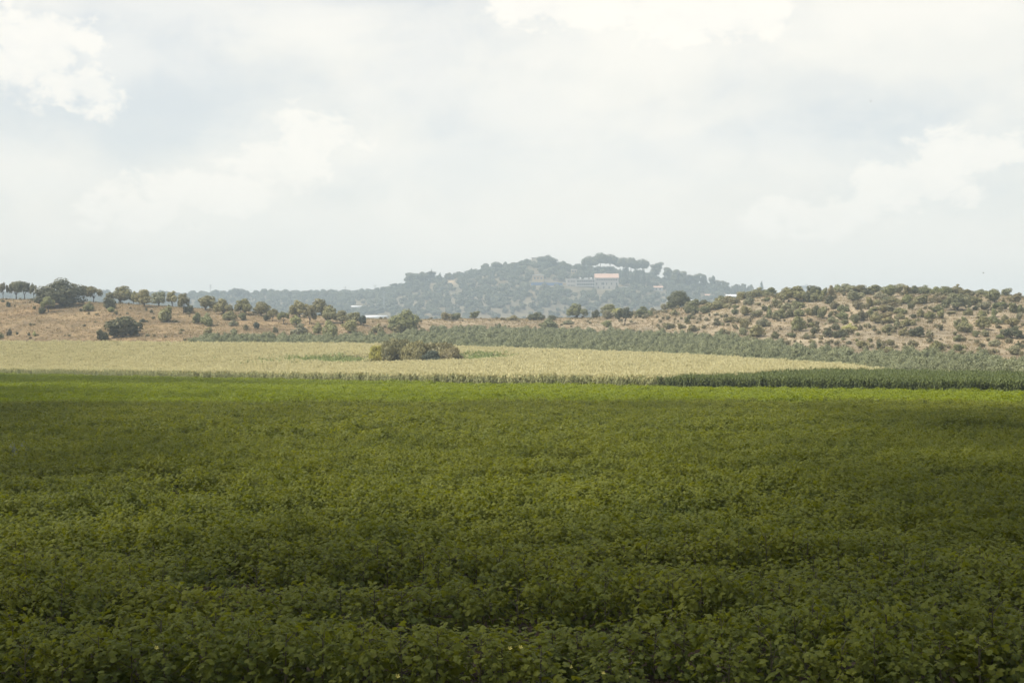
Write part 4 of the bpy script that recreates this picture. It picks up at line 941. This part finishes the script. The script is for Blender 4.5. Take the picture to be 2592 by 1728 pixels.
# ------------------------------------------------------------------ far hill: trees
def far_plant(kind, name, px, top, wpx, hpx, hue, label, cat, group):
    plant(kind, name, px, top + hpx, wpx * 1.15, hpx * 1.16, hue, label, cat, group, zone='far')
fg = 'pines along the far hill'
for a in [
    ('pine', 1037, 697, 30, 30, 'left crown of the dark pine clump on the left shoulder of the far hill'),
    ('pine', 1063, 692, 32, 30, 'middle crown of the dark pine clump on the left shoulder of the far hill'),
    ('pine', 1088, 690, 34, 28, 'right crown of the dark pine clump on the left shoulder of the far hill'),
    ('pine', 998, 720, 20, 15, 'small pine standing out above the lower left slope of the far hill'),
    ('bushtree', 973, 727, 24, 16, 'low round tree on the lower left slope of the far hill'),
    ('bushtree', 1020, 722, 16, 18, 'dark tree below the left end of the dark pine clump'),
    ('bushtree', 1138, 692, 26, 17, 'round tree above the bare quarry face on the far hill'),
    ('bushtree', 1163, 690, 24, 17, 'round tree right of its twin above the quarry face'),
    ('bushtree', 1218, 684, 22, 8, 'flat tree on the far hill skyline left of two bare-stemmed pines'),
    ('umbrella', 1229, 670, 20, 19, 'bare-stemmed pine, left of two standing free on the far hill skyline'),
    ('umbrella', 1255, 665, 28, 22, 'bare-stemmed pine, right of two standing free on the far hill skyline'),
    ('bushtree', 1278, 664, 11, 17, 'narrow tree right of the two bare-stemmed pines'),
    ('bushtree', 1303, 666, 26, 14, 'low tree on the skyline left of the hilltop building'),
    ('bushtree', 1328, 664, 24, 14, 'low rounded tree touching the left of the hilltop building'),
    ('bigtree', 1384, 651, 48, 25, 'broad dark tree in front of the hilltop building'),
    ('bushtree', 1432, 668, 24, 17, 'rounded tree right of the hilltop building'),
    ('bushtree', 1412, 676, 24, 14, 'low tree between hilltop building and the little cream house'),
    ('umbrella', 1493, 653, 40, 38, 'umbrella pine, leftmost of the tall pines behind the red roof'),
    ('umbrella', 1520, 648, 46, 42, 'highest umbrella pine behind the red roof'),
    ('umbrella', 1545, 652, 40, 40, 'umbrella pine behind the right half of the red roof'),
    ('umbrella', 1578, 660, 38, 36, 'umbrella pine just right of the red roof'),
    ('umbrella', 1598, 660, 34, 36, 'umbrella pine second to the right of the red roof'),
    ('umbrella', 1627, 662, 42, 38, 'wide umbrella pine above the row of cypresses'),
    ('pine', 1662, 672, 30, 34, 'pine right of the wide umbrella pine'),
    ('pine', 1690, 680, 26, 32, 'pine with pointed top above the small pale house'),
    ('pine', 1718, 686, 34, 44, 'tall full pine right of the small pale house'),
    ('pine', 1741, 701, 22, 28, 'lower pine right of the tall full pine'),
    ('pine', 1760, 698, 28, 34, 'rounded pine in the right descending row'),
    ('pine', 1784, 702, 24, 36, 'pine in the right descending row with a pole-like tip'),
    ('pine', 1804, 705, 16, 30, 'slim pine in the right descending row'),
    ('pine', 1820, 712, 18, 26, 'pine second from the end of the right descending row'),
    ('pine', 1837, 717, 20, 28, 'last pine of the right descending row'),
    ('bushtree', 1863, 722, 22, 24, 'hazy round tree, left of three behind the white roofed shed'),
    ('bushtree', 1883, 724, 22, 22, 'hazy round tree, middle of three behind the white roofed shed'),
    ('bushtree', 1903, 726, 20, 20, 'hazy round tree, right of three behind the white roofed shed')]:
    far_plant(a[0], 'far_tree', a[1], a[2], a[3], a[4], 'dark', a[5], 'tree', fg)
cg = 'cypresses on the far hill'
for j, (px, top, ww, hh) in enumerate([(1570, 688, 8, 30), (1577, 689, 8, 29), (1584, 690, 7, 28), (1591, 692, 7, 26), (1601, 696, 10, 30), (1610, 690, 9, 36), (1617, 694, 9, 30), (1630, 688, 9, 38), (1642, 705, 9, 24), (1682, 714, 8, 20), (1562, 722, 9, 18)]):
    lab = f'{ordinal(j + 1)} cypress from the left in the row right of the red roof' if j < 9 else ('cypress standing right of the small pale house' if j == 9 else 'short cypress in front of the right corner of the stone building')
    far_plant('cypress', 'cypress', px, top, ww, hh, 'blue', lab, 'cypress', cg)
for px, top, ww, hh, lab in [(1928, 718, 10, 22, 'single dark conical cypress behind the left end of the right hill crest'), (1193, 680, 8, 13, 'pointed cypress on the far hill skyline right of the quarry face'),
                             (1113, 694, 10, 22, 'pointed cypress in the gap right of the dark pine clump'), (1092, 687, 5, 24, 'thin cypress tip rising from the dark pine clump')]:
    far_plant('cypress', 'cypress', px, top, ww, hh, 'blue', lab, 'cypress', cg)
rg = 'trees along the distant left ridge'
rr = random.Random(9); ridge = sorted([(600, 733, 30, 21), (567, 738, 18, 14), (682, 735, 18, 14), (832, 736, 22, 17)] + [(q + rr.uniform(-6, 6), 741 + rr.uniform(-2, 3), rr.uniform(16, 30), rr.uniform(10, 15)) for q in
    (436, 452, 470, 488, 508, 535, 628, 648, 664, 700, 716, 734, 752, 770, 790, 808, 852, 866, 884, 902, 922, 940, 957)])
for j, (px, top, ww, hh) in enumerate(ridge):
    lab = 'largest round dark tree standing up from the distant left ridge' if ww == 30 and hh == 21 else f'hazy round tree, {ordinal(j + 1)} from left along the distant ridge line'
    far_plant('bushtree', 'ridge_tree', px, top, ww, hh, 'dark', lab, 'tree', rg)
def far_scrub():
    n = 17000; t = rng.uniform(-0.42, 0.42, n); px = CX + F * t; K, _ = knots(px)
    f = rng.random(n); y = K[:, 6] - 350 + f ** 0.8 * (K[:, 8] + 40 - K[:, 6] + 350); x = t * y; z = terrain(x, y); py = HY - F * (z - CAMZ) / y
    dens = 0.74 + 0.5 * hnoise(x, y, 130, 61) + 0.25 * hnoise(x, y, 45, 62)
    bare = (np.hypot((px - 1143) / 20, (py - 714) / 5.5) < 1.0) | ((px > 1426) & (px < 1572) & (py > 707) & (py < 740)) | ((px > 1340) & (px < 1430) & (py > 712) & (py < 729)) | (np.hypot((px - 1666) / 16, (py - 740) / 9) < 1) | ((px > 1830) & (px < 1875) & (py > 745) & (py < 770)) | ((px>1345)&(px<1378)&(py>700)&(py<722)) | ((px>915)&(px<985)&(py>796)) | ((px>880)&(px<925)&(py>772)&(py<786))
    lowpart = np.clip((py - 770) / 30, 0, 1) * (px > 1200)
    k = (rng.random(n) < dens - 0.3 * lowpart) & ~bare
    x, y, z = x[k], y[k], z[k]; m = len(x)
    s = rng.uniform(4.0, 12, m) * (1 - 0.2 * lowpart[k]); h = s * rng.uniform(0.55, 1.0, m)
    pm = [crown_mesh('scrub_foliage', dome_lobes(random.Random(30 + j), 8, z0=0.15), 420, 0.10, 600 + j, M['scrub']) for j in range(5)]
    scatter('hill_scrub', 'dense hazy scrub and low trees covering the far hill', np.stack([x, y, z - 0.4], -1), rz(m), np.stack([s, s, h], -1), rng.integers(0, 5, m), pm, 'scrub')
far_scrub()

# ------------------------------------------------------------------ poles, post, birds
def pole(px, top, base_, zone, label, arms=3, mat='wood', rad=0.27):
    x, y, z, k, real = place(px, base_, zone); zt = CAMZ + y * (HY - top) / F; H = zt - z
    e = empty('utility_pole', (x, y, z)); tag(e, label, 'utility pole', 'utility poles on the distant ridge')
    MB().tube([(0, 0, -1), (0, 0, H * .5), (0, 0, H)], [rad * 1.3, rad * 1.1, rad * 0.8], 8).build('post', M[mat], e)
    for j in range(arms):
        za = H * (0.95 - 0.11 * j); wv = 2.8 if j % 2 == 0 else 2.1
        a = MB().box(-wv, wv, -0.5, -0.25, za, za + 0.35).build('crossarm', M[mat], e)
        for xx in (-0.9, 0, 0.9): MB().tube([(wv * xx, -0.24, za + 0.36), (wv * xx, -0.24, za + 0.9)], [0.16, 0.1], 6).build('insulator', M['steel'], a)
pole(533, 719, 752, 'far', 'tall utility pole with three crossarms on the distant left ridge', 3)
pole(874, 726, 752, 'far', 'slim utility pole with one crossarm on the ridge left of the far hill', 1)
pole(949, 721, 748, 'far', 'utility pole with two crossarms at the left foot of the far hill', 2)
pole(972, 738, 790, 'far', 'pale steel pole against the scrub at the left foot of the far hill', 1, 'steel', 0.4)
x, y, z, k, _ = place(481, 861)
e = MB().tube([(0, 0, -0.2), (0.15, 0, 1.8)], [0.09, 0.07], 7).build('fence_post', M['wood']); e.location = (x, y, z); tag(e, 'single leaning wooden post at the left tip of the young grove', 'post')
def bird(px, py, Y, span, label, rot):
    o = empty('bird', ((px - CX) / F * Y, Y, CAMZ + Y * (HY - py) / F), rot); tag(o, label, 'bird', 'birds in the sky')
    s = span / 2
    MB().tube([(0, -s * .45, 0), (0, -s * .3, .03 * s), (0, 0, .02 * s), (0, s * .3, 0), (0, s * .5, 0)], [.02 * s, .10 * s, .14 * s, .08 * s, .02 * s], 8).build('body', M['feather'], o, True)
    for sg_ in (-1, 1):
        m = MB(); m.V = [(sg_ * .08 * s, -.16 * s, .04 * s), (sg_ * .55 * s, -.22 * s, .28 * s), (sg_ * s, .05 * s, .16 * s), (sg_ * .5 * s, .12 * s, .24 * s), (sg_ * .08 * s, .16 * s, .04 * s), (sg_ * .5 * s, -.04 * s, .30 * s)]
        m.F = [(0, 1, 5), (1, 2, 5), (2, 3, 5), (3, 4, 5), (4, 0, 5)]; m.build('wing', M['feather'], o)
    m = MB(); m.V = [(-.05 * s, .42 * s, 0), (.05 * s, .42 * s, 0), (.14 * s, .72 * s, .01), (-.14 * s, .72 * s, .01)]; m.F = [(0, 1, 2, 3)]; m.build('tail', M['feather'], o)
bird(2204, 257, 140, 0.36, 'tiny dark bird high in the grey part of the sky at upper right', 0.5)
bird(2489, 691, 260, 0.7, 'tiny bird low in the sky above the right hill crest', 1.2)

# ------------------------------------------------------------------ unseen cloud overhead, its puffs sized to shade the cotton
def cloud():
    ALT = 850.0; off = SUN / SUN.z * ALT; V = []; Fc = []
    import bmesh
    bm = bmesh.new(); bmesh.ops.create_icosphere(bm, subdivisions=1, radius=1.0)
    bm.verts.ensure_lookup_table(); bv = np.array([v.co[:] for v in bm.verts]); bf = np.array([[v.index for v in f.verts] for f in bm.faces]); bm.free()
    r = np.random.default_rng(5); n0 = 0
    X, Y = np.meshgrid(np.arange(-240, 240, 5.0), np.arange(-60, 365, 5.0)); X[::2] += 2.5; X = X.ravel() + r.uniform(-.8, .8, X.size); Y = Y.ravel() + r.uniform(-.8, .8, Y.size)
    px = CX + F * X / np.maximum(Y, 20)
    ye = np.interp(px, [0, 600, 1296, 1700, 2592], [183, 168, 138, 128, 96]) + 3 * hnoise(X, Y, 40, 71)
    cov = np.interp(Y, [19, 26, 36, 60, 95], [1.0, 0.55, 0.22, 0.20, 0.38])
    cov = np.maximum(cov, np.interp(np.abs(X) / np.maximum(Y, 18), [0.12, 0.34], [0.15, 0.95]))  # cover thickened near and at the sides to darken the field there
    cov = np.clip(cov + 0.10 * hnoise(X, Y, 60, 72), 0, 1) * np.clip((ye - Y) / 10 + 0.4, 0, 1)
    ya = pchip(AX, A_Y, px)
    cov = np.maximum(cov, 0.85 * ((px < 1100) & (Y > ye + 26) & (Y < ya - 16)) * np.clip((1100 - px) / 500, 0, 1))
    cov = np.maximum(cov, 0.38 * ((px < 800) & (Y > 150) & (Y < ya - 16)) * np.clip((800 - px) / 500, 0, 1))
    for x, y, c in zip(X, Y, cov):
        if c < 0.04: continue
        s = 5.0 * math.sqrt(c / math.pi) * (1.0 + 0.35 * c ** 4)
        v = bv * (1 + 0.08 * r.normal(size=(len(bv), 1))) * np.array([s, s, s * 0.6]) + np.array([x, y, r.uniform(-6, 6)])
        V.append(v); Fc.append(bf + n0); n0 += len(bv)
    me = mesh_from('cloud', np.concatenate(V), np.concatenate(Fc), M['cloud'], smooth_=True)
    o = obj('cloud', me, loc=tuple(off)); tag(o, 'unseen broken cloud overhead, shaped to shade the cotton field', kind='structure')
cloud()

# ------------------------------------------------------------------ haze
m = bpy.data.materials.new('haze_air'); m.use_nodes = True; t = m.node_tree; t.nodes.clear()
pv = nd(t, 'ShaderNodeVolumePrincipled'); pv.inputs['Color'].default_value = (0.79, 0.93, 1.0, 1); pv.inputs['Density'].default_value = 0.00033; pv.inputs['Anisotropy'].default_value = 0.0
pv.inputs['Density Attribute'].default_value = ''
oo = nd(t, 'ShaderNodeOutputMaterial'); t.links.new(pv.outputs[0], oo.inputs['Volume'])
hz = MB().box(-3300, 3300, -420, 4050, -2.0, 215.0).build('haze', m); tag(hz, 'thin pale summer haze filling the valley', kind='stuff')
